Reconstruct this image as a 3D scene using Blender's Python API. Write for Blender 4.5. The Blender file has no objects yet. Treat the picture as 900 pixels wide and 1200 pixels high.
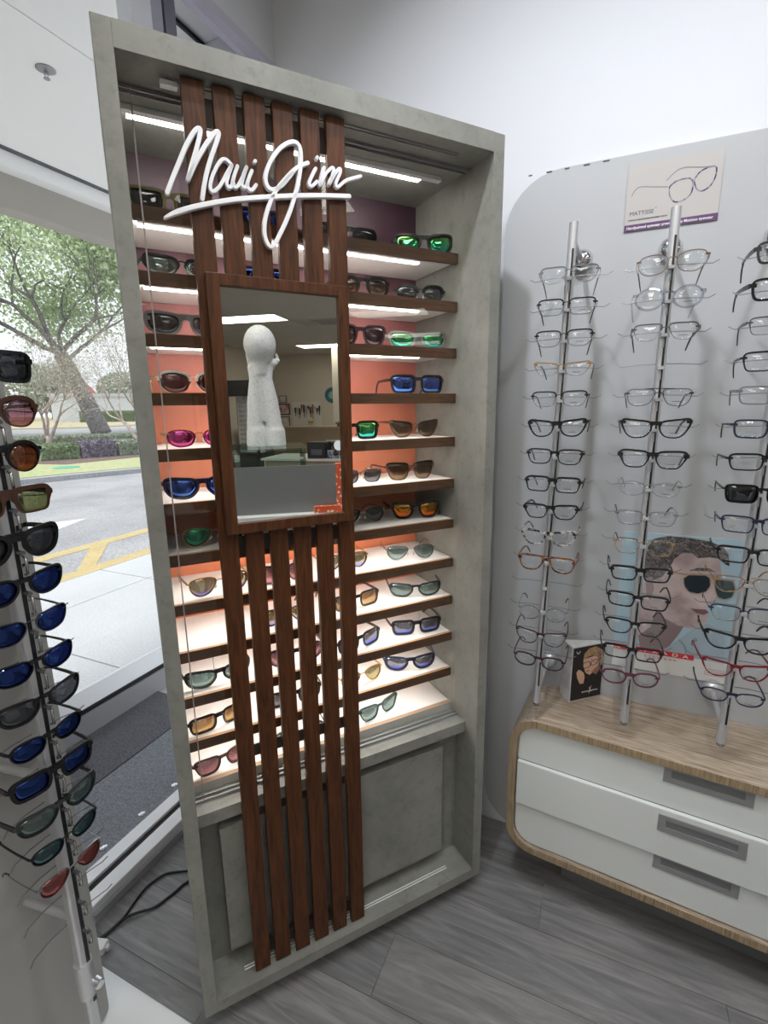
import bpy, bmesh, math, random
from mathutils import Vector, Matrix, noise
random.seed(7)
S = bpy.context.scene
COL = S.collection
PI = math.pi

# ------------------------------------------------------------------ camera, world, sun, lights, exposure
# room frame: window wall runs along +Y, eyewear wall along +X (at y = 1.55), camera above the origin
def norm3(v):
    l = math.sqrt(sum(a*a for a in v)); return [a/l for a in v]
FPX = 573.0
Dn = norm3([33.5, 2686.0, FPX])
Fw = norm3([-Dn[2]*Dn[0], -Dn[2]*Dn[1], 1-Dn[2]*Dn[2]])
Rt = [Dn[1]*Fw[2]-Dn[2]*Fw[1], Dn[2]*Fw[0]-Dn[0]*Fw[2], Dn[0]*Fw[1]-Dn[1]*Fw[0]]
PSI = math.radians(24)
def cam_axis(i):
    x, y, z = Rt[i], Fw[i], -Dn[i]
    c, s = math.cos(PSI), math.sin(PSI)
    return Vector((x*c-y*s, x*s+y*c, z))
cx_, cy_, cz_ = cam_axis(0), cam_axis(1), cam_axis(2)
cam = bpy.data.cameras.new('camera'); camo = bpy.data.objects.new('camera', cam); COL.objects.link(camo)
camo.matrix_world = Matrix(((cx_.x, -cy_.x, -cz_.x, 0), (cx_.y, -cy_.y, -cz_.y, 0), (cx_.z, -cy_.z, -cz_.z, 1.5), (0, 0, 0, 1)))
cam.sensor_fit = 'VERTICAL'; cam.sensor_height = 24; cam.sensor_width = 18; cam.lens = FPX/1200*24
cam.clip_start = 0.02; cam.clip_end = 400
S.camera = camo

W = bpy.data.worlds.new('overcast_sky'); S.world = W; W.use_nodes = True
bgn = W.node_tree.nodes['Background']; bgn.inputs[0].default_value = (0.88, 0.94, 1.0, 1); bgn.inputs[1].default_value = 1.4

sun = bpy.data.lights.new('hazy_sun', 'SUN'); sun.energy = 3.0; sun.angle = math.radians(18); sun.color = (1, .97, .92)
so = bpy.data.objects.new('hazy_sun', sun); COL.objects.link(so); so.rotation_euler = (math.radians(28), math.radians(-22), 0)

def area(name, loc, target, size, energy, color=(1, 1, 1), size_y=None, spread=None):
    l = bpy.data.lights.new(name, 'AREA'); l.energy = energy; l.color = color; l.size = size
    if size_y: l.shape = 'RECTANGLE'; l.size_y = size_y
    if spread: l.spread = math.radians(spread)
    o = bpy.data.objects.new(name, l); COL.objects.link(o); o.location = loc
    o.rotation_euler = (Vector(target)-Vector(loc)).to_track_quat('-Z', 'Y').to_euler()
    return o
# two recessed ceiling spots over the displays (beyond the top of the picture)
area('ceiling_spot', (-0.35, 0.55, 2.86), (0.25, 1.55, 1.1), 0.06, 6.8, (0.92, 0.95, 1.0), spread=120)
area('ceiling_spot', (0.5, 0.75, 2.86), (0.2, 1.2, 0.0), 0.08, 7.5, (0.96, 0.97, 1.0), spread=150)
PANEL_E = 6.3       # ceiling light panels, radiance
LED_E = 26.0         # LED strips under the shelves

S.view_settings.view_transform = 'Standard'; S.view_settings.look = 'None'
S.view_settings.exposure = 0.0; S.view_settings.gamma = 1.0
try:
    S.cycles.transparent_max_bounces = 24; S.cycles.max_bounces = 10
except Exception: pass

# ------------------------------------------------------------------ materials
MATS = {}
def mat(name, col=(.8, .8, .8), rough=.5, metal=0.0, spec=.5, emit=None, es=1.0, coat=0.0):
    if name in MATS: return MATS[name]
    m = bpy.data.materials.new(name); m.use_nodes = True; MATS[name] = m
    b = m.node_tree.nodes['Principled BSDF']
    b.inputs['Base Color'].default_value = (*col, 1); b.inputs['Roughness'].default_value = rough
    b.inputs['Metallic'].default_value = metal; b.inputs['Specular IOR Level'].default_value = spec
    b.inputs['Coat Weight'].default_value = coat
    if emit: b.inputs['Emission Color'].default_value = (*emit, 1); b.inputs['Emission Strength'].default_value = es
    return m
class N:
    def __init__(s, m): s.t = m.node_tree; s.b = s.t.nodes.get('Principled BSDF')
    def n(s, typ, **k):
        x = s.t.nodes.new(typ)
        for a, v in k.items():
            if a.startswith('i_'):
                x.inputs[int(a[2:]) if a[2:].isdigit() else a[2:].replace('_', ' ')].default_value = v
            else: setattr(x, a, v)
        return x
    def l(s, a, b): s.t.links.new(a, b)
    def coord(s, scale=(1, 1, 1), kind='Object', rot=(0, 0, 0)):
        tc = s.n('ShaderNodeTexCoord'); mp = s.n('ShaderNodeMapping'); mp.inputs['Scale'].default_value = scale
        mp.inputs['Rotation'].default_value = rot
        s.l(tc.outputs[kind], mp.inputs['Vector']); return mp.outputs[0]
    def noise(s, vec, scale, detail=4, rough=.55, dist=0.0):
        x = s.n('ShaderNodeTexNoise'); x.inputs['Scale'].default_value = scale; x.inputs['Detail'].default_value = detail
        x.inputs['Roughness'].default_value = rough; x.inputs['Distortion'].default_value = dist
        s.l(vec, x.inputs['Vector']); return x.outputs['Fac']
    def ramp(s, fac, stops):
        r = s.n('ShaderNodeValToRGB'); e = r.color_ramp.elements
        while len(e) < len(stops): e.new(.5)
        for k, (p, c) in enumerate(stops): e[k].position = p; e[k].color = (*c, 1)
        s.l(fac, r.inputs[0]); return r.outputs[0]
    def bump(s, h, strength=.2, dist=.002):
        b = s.n('ShaderNodeBump'); b.inputs['Strength'].default_value = strength; b.inputs['Distance'].default_value = dist
        s.l(h, b.inputs['Height']); s.l(b.outputs[0], s.b.inputs['Normal'])
    def mul(s, a, b, f=1.0):
        x = s.n('ShaderNodeMix', data_type='RGBA', blend_type='MULTIPLY'); x.inputs[0].default_value = f
        s.l(a, x.inputs[6]); s.l(b, x.inputs[7]); return x.outputs[2]

def concrete(name, base, dark):
    m = mat(name, base, .55); n = N(m); v = n.coord()
    a = n.noise(v, 5, 6, .65); b = n.noise(v, 38, 4, .7); 
    c = n.ramp(a, [(.3, dark), (.62, base)]); d = n.ramp(b, [(.30, (.62, .62, .6)), (.48, (1, 1, 1))])
    n.l(n.mul(c, d, .55), n.b.inputs['Base Color'])
    vo = n.n('ShaderNodeTexVoronoi'); vo.inputs['Scale'].default_value = 55; n.l(v, vo.inputs['Vector'])
    p = n.ramp(vo.outputs['Distance'], [(.02, (0, 0, 0)), (.10, (1, 1, 1))]); n.bump(p, .12, .001)
    return m
CONC = concrete('concrete_laminate', (.245, .247, .228), (.165, .167, .155))
def wood(name, c1, c2, scale=(26, 26, 2.0), rough=.48, nscale=3.0, coat=.0):
    m = mat(name, c1, rough, coat=coat, spec=.28); n = N(m); v = n.coord(scale)
    a = n.noise(v, nscale, 6, .6, 1.6)
    n.l(n.ramp(a, [(.30, c1), (.48, tuple((x+y)/2 for x, y in zip(c1, c2))), (.68, c2)]), n.b.inputs['Base Color'])
    n.bump(a, .10, .001); return m
WALNUT = wood('walnut_veneer', (.030, .0092, .0032), (.105, .036, .0115))
WALNUT_H = wood('walnut_edge_band', (.036, .017, .010), (.11, .055, .028), (2.0, 26, 40))
OAK_TOP = wood('zebra_oak_top', (.13, .095, .068), (.58, .48, .38), (2.2, 60, 60), .45, 3.2, 0)
OAK_EDGE = wood('zebra_oak_edge', (.16, .115, .07), (.42, .32, .205), (75, 3, 3), .45, 3.0, 0)
WHITE_LAM = mat('white_laminate', (.80, .80, .79), .35)
SHELF_WHITE = mat('shelf_white', (.82, .80, .79), .45)
DRAWER = mat('drawer_white', (.66, .69, .69), .35)
HANDLE = mat('handle_grey', (.30, .305, .315), .40, .35)
ALU = mat('brushed_aluminium', (.58, .59, .62), .34, .55)
CHROME = mat('chrome', (.75, .76, .80), .12, 1.0)
CLIP = mat('steel_clip', (.45, .46, .48), .25, 1.0)
BLACKP = mat('black_plastic', (.012, .012, .014), .35)
RUBBER = mat('black_rubber', (.010, .010, .012), .55)
FRAME_AL = mat('window_frame_white', (.82, .83, .85), .4, .1)
FRAME_GR = mat('window_frame_grey', (.42, .43, .45), .4, .2)
LOGO_M = mat('logo_white', (.86, .87, .92), .4)
WALLM = mat('wall_paint', (.70, .72, .77), .7); _n = N(WALLM); _n.bump(_n.noise(_n.coord(), 60, 3), .05, .001)
BEIGE = mat('beige_wall_paint', (.58, .52, .43), .75)
BOARDM = mat('display_board', (.43, .445, .47), .5)
LEFTBOARD = mat('left_display_board', (.36, .36, .355), .5)
SOFFIT = mat('white_soffit', (.86, .85, .82), .7); _n = N(SOFFIT); _n.bump(_n.noise(_n.coord(), 90, 3), .06, .001)
CEILM = mat('ceiling_tile', (.62, .60, .56), .85); _n = N(CEILM); _n.bump(_n.noise(_n.coord(), 220, 2), .25, .001)
TBAR = mat('ceiling_grid', (.55, .54, .50), .6)
PANEL_L = mat('light_panel', (.9, .88, .82), .5, emit=(1.0, .95, .84), es=PANEL_E)
LED = mat('led_strip', (.9, .9, .9), .5, emit=(1.0, .95, .87), es=LED_E)
MIRROR = mat('mirror_glass', (.90, .91, .89), .004, 1.0)
PRINT = {}
def flat(name, c, r=.5): return mat(name, c, r)

# gradient backing print of the cabinet
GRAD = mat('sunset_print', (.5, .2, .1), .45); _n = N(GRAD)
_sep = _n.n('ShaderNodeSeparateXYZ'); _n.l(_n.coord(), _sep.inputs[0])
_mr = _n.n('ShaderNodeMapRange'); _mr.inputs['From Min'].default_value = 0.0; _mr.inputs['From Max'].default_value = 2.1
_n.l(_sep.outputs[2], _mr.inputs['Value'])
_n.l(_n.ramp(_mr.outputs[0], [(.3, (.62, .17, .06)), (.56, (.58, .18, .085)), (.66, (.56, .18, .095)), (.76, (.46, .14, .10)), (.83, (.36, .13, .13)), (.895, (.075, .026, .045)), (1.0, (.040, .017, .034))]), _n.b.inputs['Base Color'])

# floor planks
def plank_mat():
    m = mat('grey_oak_vinyl', (.2, .2, .2), .42); n = N(m)
    oi = n.n('ShaderNodeObjectInfo'); tc = n.n('ShaderNodeTexCoord'); mp = n.n('ShaderNodeMapping'); mp.inputs['Scale'].default_value = (1.3, 14, 14)
    add = n.n('ShaderNodeVectorMath', operation='ADD'); sc = n.n('ShaderNodeVectorMath', operation='SCALE'); sc.inputs[3].default_value = 37.0
    cmb = n.n('ShaderNodeCombineXYZ')
    for k in range(3): n.l(oi.outputs['Random'], cmb.inputs[k])
    n.l(cmb.outputs[0], sc.inputs[0]); n.l(tc.outputs['Object'], mp.inputs[0]); n.l(mp.outputs[0], add.inputs[0]); n.l(sc.outputs[0], add.inputs[1])
    a = n.noise(add.outputs[0], 2.4, 7, .62, 1.2)
    col = n.ramp(a, [(.28, (.135, .134, .142)), (.5, (.215, .213, .222)), (.72, (.32, .315, .325))])
    tint = n.ramp(oi.outputs['Random'], [(0, (.86, .86, .87)), (1, (1.05, 1.04, 1.03))])
    n.l(n.mul(col, tint), n.b.inputs['Base Color']); n.bump(a, .08, .001); return m
PLANK = plank_mat()

# clear things
def glassy(name, tint=(.96, .98, .97), gloss=(1, 1, 1), base=.03, gain=1.0, rough=0.0, refl=None):
    """thin transparent sheet: tinted transmission plus Fresnel reflection (refl = fixed mirror-coating share)"""
    m = bpy.data.materials.new(name); m.use_nodes = True; MATS[name] = m
    t = m.node_tree; t.nodes.clear(); n = N.__new__(N); n.t = t; n.b = None
    out = n.n('ShaderNodeOutputMaterial'); tr = n.n('ShaderNodeBsdfTransparent'); gl = n.n('ShaderNodeBsdfGlossy'); mx = n.n('ShaderNodeMixShader')
    tr.inputs[0].default_value = (*tint, 1); gl.inputs[0].default_value = (*gloss, 1); gl.inputs['Roughness'].default_value = rough
    if refl is not None: mx.inputs[0].default_value = refl
    else:
        lw = n.n('ShaderNodeLayerWeight'); lw.inputs[0].default_value = .5
        pw = n.n('ShaderNodeMath', operation='POWER'); pw.inputs[1].default_value = 3.5; n.l(lw.outputs['Facing'], pw.inputs[0])
        ml = n.n('ShaderNodeMath', operation='MULTIPLY_ADD'); ml.inputs[1].default_value = .6*gain; ml.inputs[2].default_value = base
        n.l(pw.outputs[0], ml.inputs[0]); n.l(ml.outputs[0], mx.inputs[0])
    n.l(tr.outputs[0], mx.inputs[1]); n.l(gl.outputs[0], mx.inputs[2]); n.l(mx.outputs[0], out.inputs[0])
    return m, n, tr, gl
PANE = glassy('window_glass', (.985, .985, .985), base=.012, gain=.35)[0]
CASE_GLASS = glassy('cabinet_glass', (.985, .99, .985), base=.018, gain=.5)[0]
GREEN_GLASS = glassy('green_edge_glass', (.90, .96, .94), base=.04)[0]
FROST = mat('frosted_film', (.20, .21, .21), .35)
DEMO = glassy('demo_lens', (.965, .975, .985), base=.045, gain=.9)[0]
def sunlens(name, stops, gl_stops, refl):
    """lens whose dye (and mirror coating) runs from bottom to top: stops over lens height -0.025..0.025 m"""
    m, n, tr, gl = glassy(name, refl=refl)
    sep = n.n('ShaderNodeSeparateXYZ'); tc = n.n('ShaderNodeTexCoord'); n.l(tc.outputs['Object'], sep.inputs[0])
    mr = n.n('ShaderNodeMapRange'); mr.inputs['From Min'].default_value = -.024; mr.inputs['From Max'].default_value = .020; n.l(sep.outputs[2], mr.inputs['Value'])
    n.l(n.ramp(mr.outputs[0], stops), tr.inputs[0]); n.l(n.ramp(mr.outputs[0], gl_stops), gl.inputs[0]); return m
U = lambda c: [(0, c), (1, c)]
L_ = {
 'grey': sunlens('lens_grey', U((.26, .27, .29)), U((.9, .95, 1)), .10),
 'black': sunlens('lens_black', U((.13, .13, .14)), U((.8, .85, .9)), .09),
 'greygreen': sunlens('lens_grey_green', [(0, (.50, .58, .56)), (1, (.28, .35, .35))], U((.8, .95, .95)), .16),
 'teal': sunlens('lens_teal', U((.12, .22, .25)), U((.6, .9, .95)), .14),
 'brown': sunlens('lens_brown', [(0, (.55, .44, .28)), (1, (.13, .08, .06))], U((1, .9, .8)), .09),
 'tan': sunlens('lens_tan', [(0, (.74, .60, .38)), (1, (.42, .30, .20))], U((1, .9, .8)), .12),
 'plum': sunlens('lens_plum', U((.22, .12, .16)), U((.9, .8, .9)), .10),
 'rose': sunlens('lens_rose', [(0, (.62, .40, .42)), (1, (.30, .20, .22))], U((1, .85, .9)), .12),
 'copper': sunlens('lens_copper', U((.42, .20, .10)), U((1, .75, .55)), .14),
 'blue': sunlens('lens_blue_mirror', U((.05, .07, .2)), [(0, (.20, .55, 1.0)), (.35, (.10, .22, .95)), (1, (.12, .20, .65))], .55),
 'navy': sunlens('lens_navy_mirror', U((.07, .10, .26)), U((.10, .19, .62)), .30),
 'green': sunlens('lens_green_mirror', U((.03, .08, .05)), [(0, (.05, .55, .9)), (.4, (.08, .85, .45)), (1, (.25, .65, .10))], .6),
 'emerald': sunlens('lens_emerald', U((.02, .20, .12)), U((.05, .6, .35)), .35),
 'magenta': sunlens('lens_magenta', [(0, (.55, .10, .35)), (1, (.35, .06, .35))], U((.95, .2, .7)), .45),
 'fire': sunlens('lens_fire_mirror', U((.10, .03, .01)), [(0, (.9, .12, .02)), (.6, (1, .35, .05)), (1, (.5, .45, .1))], .55),
 'goldpurple': sunlens('lens_gold_purple', [(0, (.35, .32, .65)), (.45, (.5, .46, .36)), (1, (.42, .38, .30))], [(0, (.45, .42, 1.0)), (.30, (.5, .5, 1.0)), (.4, (.75, .70, .5)), (1, (.7, .65, .5))], .42),
 'bluegrey': sunlens('lens_blue_grey', [(0, (.30, .36, .8)), (.5, (.38, .38, .42)), (1, (.34, .34, .38))], [(0, (.3, .35, 1.0)), (.35, (.35, .4, 1)), (.5, (.6, .62, .66)), (1, (.6, .62, .66))], .32),
 'olive': sunlens('lens_olive', U((.40, .42, .26)), U((.9, .95, .8)), .13),
 'greytan': sunlens('lens_yellow_grey', [(0, (.66, .60, .36)), (1, (.42, .38, .28))], U((.9, .9, .7)), .2),
 'rosebrown': sunlens('lens_rose_brown', U((.50, .26, .20)), U((.75, .30, .30)), .38),
 'clear': DEMO}
WIRE = mat('dark_steel_wire', (.22, .225, .235), .35, .6)
F_ = {
 'black': mat('acetate_black', (.008, .008, .010), .25), 'navy': mat('acetate_navy', (.010, .015, .045), .3),
 'brown': mat('acetate_brown', (.060, .024, .016), .3), 'plum': mat('acetate_plum', (.035, .010, .022), .3), 'red': mat('acetate_red', (.16, .008, .014), .3),
 'purple': mat('acetate_purple', (.10, .028, .05), .3), 'grey': mat('acetate_grey', (.14, .145, .15), .35), 'olive': mat('acetate_olive', (.13, .12, .035), .3),
 'white': mat('acetate_white', (.75, .72, .66), .35), 'teal': mat('acetate_teal', (.015, .045, .055), .3),
 'silver': mat('metal_silver', (.45, .46, .48), .25, 1), 'gold': mat('metal_gold', (.65, .42, .16), .25, 1), 'gun': mat('metal_gunmetal', (.12, .12, .13), .3, .9),
 'bronze': mat('metal_bronze', (.22, .14, .10), .3, .9), 'blackm': mat('metal_black', (.015, .015, .018), .35, .3),
 'clear': glassy('acetate_clear', (.80, .83, .88), base=.14, gain=1.2)[0]}
def tort(name, a, b):
    m = mat(name, a, .25); n = N(m); n.l(n.ramp(n.noise(n.coord(), 90, 2), [(.42, a), (.55, b)]), n.b.inputs['Base Color']); return m
F_['tortoise'] = tort('acetate_tortoise', (.03, .012, .006), (.26, .10, .03))
F_['mottle'] = tort('acetate_black_white', (.01, .01, .015), (.50, .48, .45))

# ------------------------------------------------------------------ mesh helpers
class B:
    def __init__(s): s.v = []; s.f = []
    def add(s, vs, fs):
        o = len(s.v); s.v += [tuple(v) for v in vs]; s.f += [tuple(i+o for i in f) for f in fs]; return s
    def box(s, a, b, rot=None, c=None):
        (x0, y0, z0), (x1, y1, z1) = a, b
        vs = [(x0,y0,z0),(x1,y0,z0),(x1,y1,z0),(x0,y1,z0),(x0,y0,z1),(x1,y0,z1),(x1,y1,z1),(x0,y1,z1)]
        if rot is not None: vs = [tuple(rot @ Vector(v)) for v in vs]
        if c is not None: vs = [tuple(Vector(v)+Vector(c)) for v in vs]
        return s.add(vs, [(0,3,2,1),(4,5,6,7),(0,1,5,4),(1,2,6,5),(2,3,7,6),(3,0,4,7)])
    def prism(s, pts, axis, a, b):
        """closed outline extruded along axis ('x': pts=(y,z), 'y': pts=(x,z), 'z': pts=(x,y)) from a to b"""
        def P(p, h): return {'x': (h, p[0], p[1]), 'y': (p[0], h, p[1]), 'z': (p[0], p[1], h)}[axis]
        n = len(pts); vs = [P(p, a) for p in pts]+[P(p, b) for p in pts]
        return s.add(vs, [tuple(range(n))[::-1], tuple(range(n, 2*n))]+[(i, (i+1) % n, (i+1) % n+n, i+n) for i in range(n)])
    def tube(s, pts, r, sides=8, cap=True, flat=None):
        """swept round (or flat: (width, height) along given up vector) section; r may be a list"""
        pts = [Vector(p) for p in pts]; n = len(pts); rs = r if isinstance(r, (list, tuple)) else [r]*n
        o = len(s.v); up = Vector((0, 0, 1)); prev = None
        for i, p in enumerate(pts):
            t = (pts[min(i+1, n-1)]-pts[max(i-1, 0)]).normalized()
            a = prev if prev is not None else (up if abs(t.z) < .9 else Vector((1, 0, 0)))
            a = (a-t*a.dot(t)); a = a.normalized() if a.length > 1e-6 else t.orthogonal().normalized()
            b = t.cross(a); prev = a
            for k in range(sides):
                an = 2*PI*(k+.5)/sides; s.v.append(tuple(p+a*(rs[i]*math.cos(an))+b*(rs[i]*math.sin(an))))
        for i in range(n-1):
            for k in range(sides): s.f.append((o+i*sides+k, o+i*sides+(k+1) % sides, o+(i+1)*sides+(k+1) % sides, o+(i+1)*sides+k))
        if cap: s.f.append(tuple(o+k for k in range(sides))[::-1]); s.f.append(tuple(o+(n-1)*sides+k for k in range(sides)))
        return s
    def bar(s, pts, w, h, side=Vector((1, 0, 0)), ws=None, hs=None):
        """rectangular section: w along 'side', h perpendicular"""
        pts = [Vector(p) for p in pts]; n = len(pts); o = len(s.v)
        for i, p in enumerate(pts):
            t = (pts[min(i+1, n-1)]-pts[max(i-1, 0)]).normalized()
            a = (side-t*side.dot(t)).normalized(); b = t.cross(a)
            ww = (ws[i] if ws else w)/2; hh = (hs[i] if hs else h)/2
            for (q, u) in ((-1, -1), (1, -1), (1, 1), (-1, 1)): s.v.append(tuple(p+a*ww*q+b*hh*u))
        for i in range(n-1):
            for k in range(4): s.f.append((o+i*4+k, o+i*4+(k+1) % 4, o+(i+1)*4+(k+1) % 4, o+(i+1)*4+k))
        s.f.append((o+3, o+2, o+1, o)); s.f.append(tuple(o+(n-1)*4+k for k in range(4))); return s
    def lathe(s, prof, c=(0, 0, 0), seg=20, axis='z'):
        o = len(s.v)
        for (r, h) in prof:
            for k in range(seg):
                a = 2*PI*k/seg; q = (r*math.cos(a), r*math.sin(a), h)
                if axis == 'y': q = (q[0], q[2], q[1])
                if axis == 'x': q = (q[2], q[0], q[1])
                s.v.append((q[0]+c[0], q[1]+c[1], q[2]+c[2]))
        m = len(prof)
        for i in range(m-1):
            for k in range(seg): s.f.append((o+i*seg+k, o+i*seg+(k+1) % seg, o+(i+1)*seg+(k+1) % seg, o+(i+1)*seg+k))
        s.f.append(tuple(o+k for k in range(seg))[::-1]); s.f.append(tuple(o+(m-1)*seg+k for k in range(seg))); return s
    def mesh(s, name, m=None, smooth=False):
        me = bpy.data.meshes.new(name); me.from_pydata(s.v, [], s.f)
        bm = bmesh.new(); bm.from_mesh(me); bmesh.ops.recalc_face_normals(bm, faces=bm.faces)
        bm.to_mesh(me); bm.free()
        if m: me.materials.append(m)
        if smooth: me.polygons.foreach_set('use_smooth', [True]*len(me.polygons))
        me.update(); return me
    def build(s, name, m, parent=None, smooth=False, bevel=0.0, loc=None, auto=None):
        o = bpy.data.objects.new(name, s.mesh(name, m, smooth)); COL.objects.link(o); o.parent = parent
        if loc: o.location = loc
        if bevel:
            md = o.modifiers.new('bevel', 'BEVEL'); md.width = bevel; md.segments = 2; md.limit_method = 'ANGLE'
        if auto: o.data.set_sharp_from_angle(angle=math.radians(auto))
        return o
def BX(a, b): return B().box(a, b)
def empty(name, loc=(0, 0, 0), rz=0.0, label=None, cat=None, group=None, kind=None, M=None, parent=None):
    o = bpy.data.objects.new(name, None); COL.objects.link(o); o.empty_display_size = .05
    if M is not None: o.matrix_world = M
    else: o.location = loc; o.rotation_euler = (0, 0, rz)
    o.parent = parent
    return tag(o, label, cat, group, kind)
def tag(o, label=None, cat=None, group=None, kind=None):
    if label: o['label'] = label
    if cat: o['category'] = cat
    if group: o['group'] = group
    if kind: o['kind'] = kind
    return o
def struct(o): o['kind'] = 'structure'; return o
def copy_tree(o, parent=None):
    c = o.copy(); COL.objects.link(c); c.parent = parent
    for ch in list(o.children): copy_tree(ch, c)
    return c
def text_mesh(name, txt, size, m, parent, M, extrude=.0004, shear=0.0, bold=0.0, spacing=1.0, width=None):
    """lettering as a thin solid: M places its baseline start (x right, y up, z out of the surface)"""
    cu = bpy.data.curves.new(name, 'FONT'); cu.body = txt; cu.size = size; cu.extrude = extrude; cu.shear = shear; cu.offset = bold; cu.space_character = spacing
    t = bpy.data.objects.new('tmp_text', cu); COL.objects.link(t); bpy.context.view_layer.update()
    me = bpy.data.meshes.new_from_object(t.evaluated_get(bpy.context.evaluated_depsgraph_get()))
    bpy.data.objects.remove(t); me.materials.clear(); me.materials.append(m)
    if width:
        w = max(v.co.x for v in me.vertices); k = width/w
        for v in me.vertices: v.co.x *= k
    o = bpy.data.objects.new(name, me); COL.objects.link(o); o.parent = parent; o.matrix_local = M; return o
def smooth_path(pts, sub=4):
    """Catmull-Rom through the points"""
    P = [Vector(p) for p in pts]; out = []
    for i in range(len(P)-1):
        a, b, c, d = P[max(i-1, 0)], P[i], P[i+1], P[min(i+2, len(P)-1)]
        for k in range(sub):
            t = k/sub; out.append(.5*((2*b)+(c-a)*t+(2*a-5*b+4*c-d)*t*t+(3*b-3*c+d-a)*t**3))
    out.append(P[-1]); return out

# ------------------------------------------------------------------ room shell (setting)
XW = -1.07      # window bulkhead face; glass at -1.357
YB = 1.57       # eyewear wall
XE, YS, ZC = 11.1, -4.7, 2.9
struct(BX((-1.45, YB, -.02), (XE+.1, YB+.1, 3.1)).build('wall_back', WALLM))
struct(BX((XE, YS, -.02), (XE+.1, YB, 3.1)).build('wall_right', BEIGE))
struct(BX((-1.45, YS-.1, -.02), (XE+.1, YS, 3.1)).build('wall_front', BEIGE))
# bulkhead over the window wall with its sloping reveal
b = B().prism([(-1.07, 2.60), (-1.07, 3.1), (-1.36, 3.1), (-1.36, 2.80), (-1.25, 2.745)], 'y', YS, YB)
struct(b.build('wall_left', WALLM))
struct(B().prism([(-1.068, 2.60), (-1.068, 2.575), (-1.085, 2.560), (-1.11, 2.565), (-1.135, 2.60), (-1.25, 2.70), (-1.25, 2.743)], 'y', YS, YB-.001).build('trim_1', mat('lilac_white_trim', (.60, .59, .72), .45)))
# floor slab and vinyl planks
fl = struct(BX((-1.29, YS, -.05), (XE, YB, -.004)).build('floor', mat('floor_slab', (.19, .185, .185), .5)))
PW, PL = .172, 1.22
pm = {}
row = 0; y = YB-.006-PW*.5
ys = 1.2205+.3440
j = 0
while True:
    y1 = 1.5645-j*PW; y0 = y1-PW
    if y1 < -1.9: break
    off = -.066-PL*2 if j % 3 == 1 else (-.066-PL*2+.46 if j % 3 == 2 else -.066-PL*2-.38)
    for k in range(7):
        xa = max(off+k*PL, -1.288); xb = min(off+(k+1)*PL, 4.2)
        if xb-xa < .05: continue
        L = round(xb-xa, 3)
        if L not in pm: pm[L] = BX((-L/2+.0007, -PW/2+.0007, -.004), (L/2-.0007, PW/2-.0007, 0)).mesh('plank', PLANK)
        o = bpy.data.objects.new('plank', pm[L]); COL.objects.link(o); o.parent = fl; o.location = ((xa+xb)/2, (y0+y1)/2, 0)
    j += 1
# drop ceiling: grid, tiles and light panels
ce = struct(BX((-1.07, YS, 2.93), (XE, YB, 3.1)).build('ceiling', TBAR))
tm = {}
LP = [(5.7, -3.2), (9.3, -3.2), (2.1, -3.2), (1.5, -.8), (5.7, -.8), (-.3, -.8), (-.3, -2.0), (9.3, -.8), (-.3, -4.4), (7.5, .4), (9.9, .4), (3.9, -4.4), (8.1, -.8)]  # first two show in the mirror; several unseen ones added to brighten walls and reflection
light_spots = []
xk = -20
for i in range(-3, 19):
    for j in range(-1, 5):
        xa, xb = .3+.6*i, .9+.6*i; ya, yb = -4.4+1.2*j, -3.2+1.2*j
        if any(abs(xa-p) < .01 and abs(ya-q) < .01 for p, q in LP): light_spots.append((xa, ya)); continue
        xa2, xb2, ya2, yb2 = max(xa, -1.065), min(xb, XE), max(ya, YS), min(yb, YB)
        if xb2-xa2 < .05 or yb2-ya2 < .05: continue
        if abs(xa-6.3) < .01 and abs(ya+2.0) < .01: continue
        key = (round(xb2-xa2, 3), round(yb2-ya2, 3))
        if key not in tm: tm[key] = BX((-key[0]/2+.011, -key[1]/2+.011, ZC), (key[0]/2-.011, key[1]/2-.011, ZC+.02)).mesh('ceiling_tile', CEILM)
        o = bpy.data.objects.new('ceiling_tile', tm[key]); COL.objects.link(o); o.parent = ce; o.location = ((xa2+xb2)/2, (ya2+yb2)/2, 0)
grid = B()
for i in range(-2, 19): grid.box((.3+.6*i-.012, YS, ZC+.002), (.3+.6*i+.012, YB, ZC+.03))
for j in range(0, 6): grid.box((-1.065, -4.4+1.2*j-.012, ZC+.002), (XE, -4.4+1.2*j+.012, ZC+.03))
grid.build('grid_bar', TBAR, ce)['kind'] = 'stuff'
_names = {(5.7, -3.2): 'lit ceiling panel seen whole at the upper left of the mirror', (9.3, -3.2): 'farther lit ceiling panel above the beige back wall in the mirror'}
for (xa, ya) in light_spots:
    o = empty('ceiling_light', (xa+.3, ya+.6, ZC), 0, _names.get((round(xa, 1), round(ya, 1)), 'unseen warm white fill light panel of the drop ceiling behind the camera'), 'light')
    if (round(xa, 1), round(ya, 1)) not in _names: o['group'] = 'unseen ceiling fill panels'
    BX((-.275, -.575, .0), (.275, .575, .008)).build('diffuser', PANEL_L, o)
    f = B()
    for a_, b_ in (((-.289, -.589, -.004), (-.275, .589, .012)), ((.275, -.589, -.004), (.289, .589, .012)), ((-.275, -.589, -.004), (.275, -.575, .012)), ((-.275, .575, -.004), (.275, .589, .012))): f.box(a_, b_)
    f.build('panel_frame', TBAR, o)
o = empty('ceiling_vent', (6.6, -1.4, ZC), 0, 'square louvred air vent in the ceiling at the mirror\'s top right', 'vent')
f = B()
for q in (-1, 1): f.box((-.28, q*.28-.02, -.006), (.28, q*.28+.02, .01)); f.box((q*.28-.02, -.28, -.006), (q*.28+.02, .28, .01))
f.build('vent_frame', TBAR, o)
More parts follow.
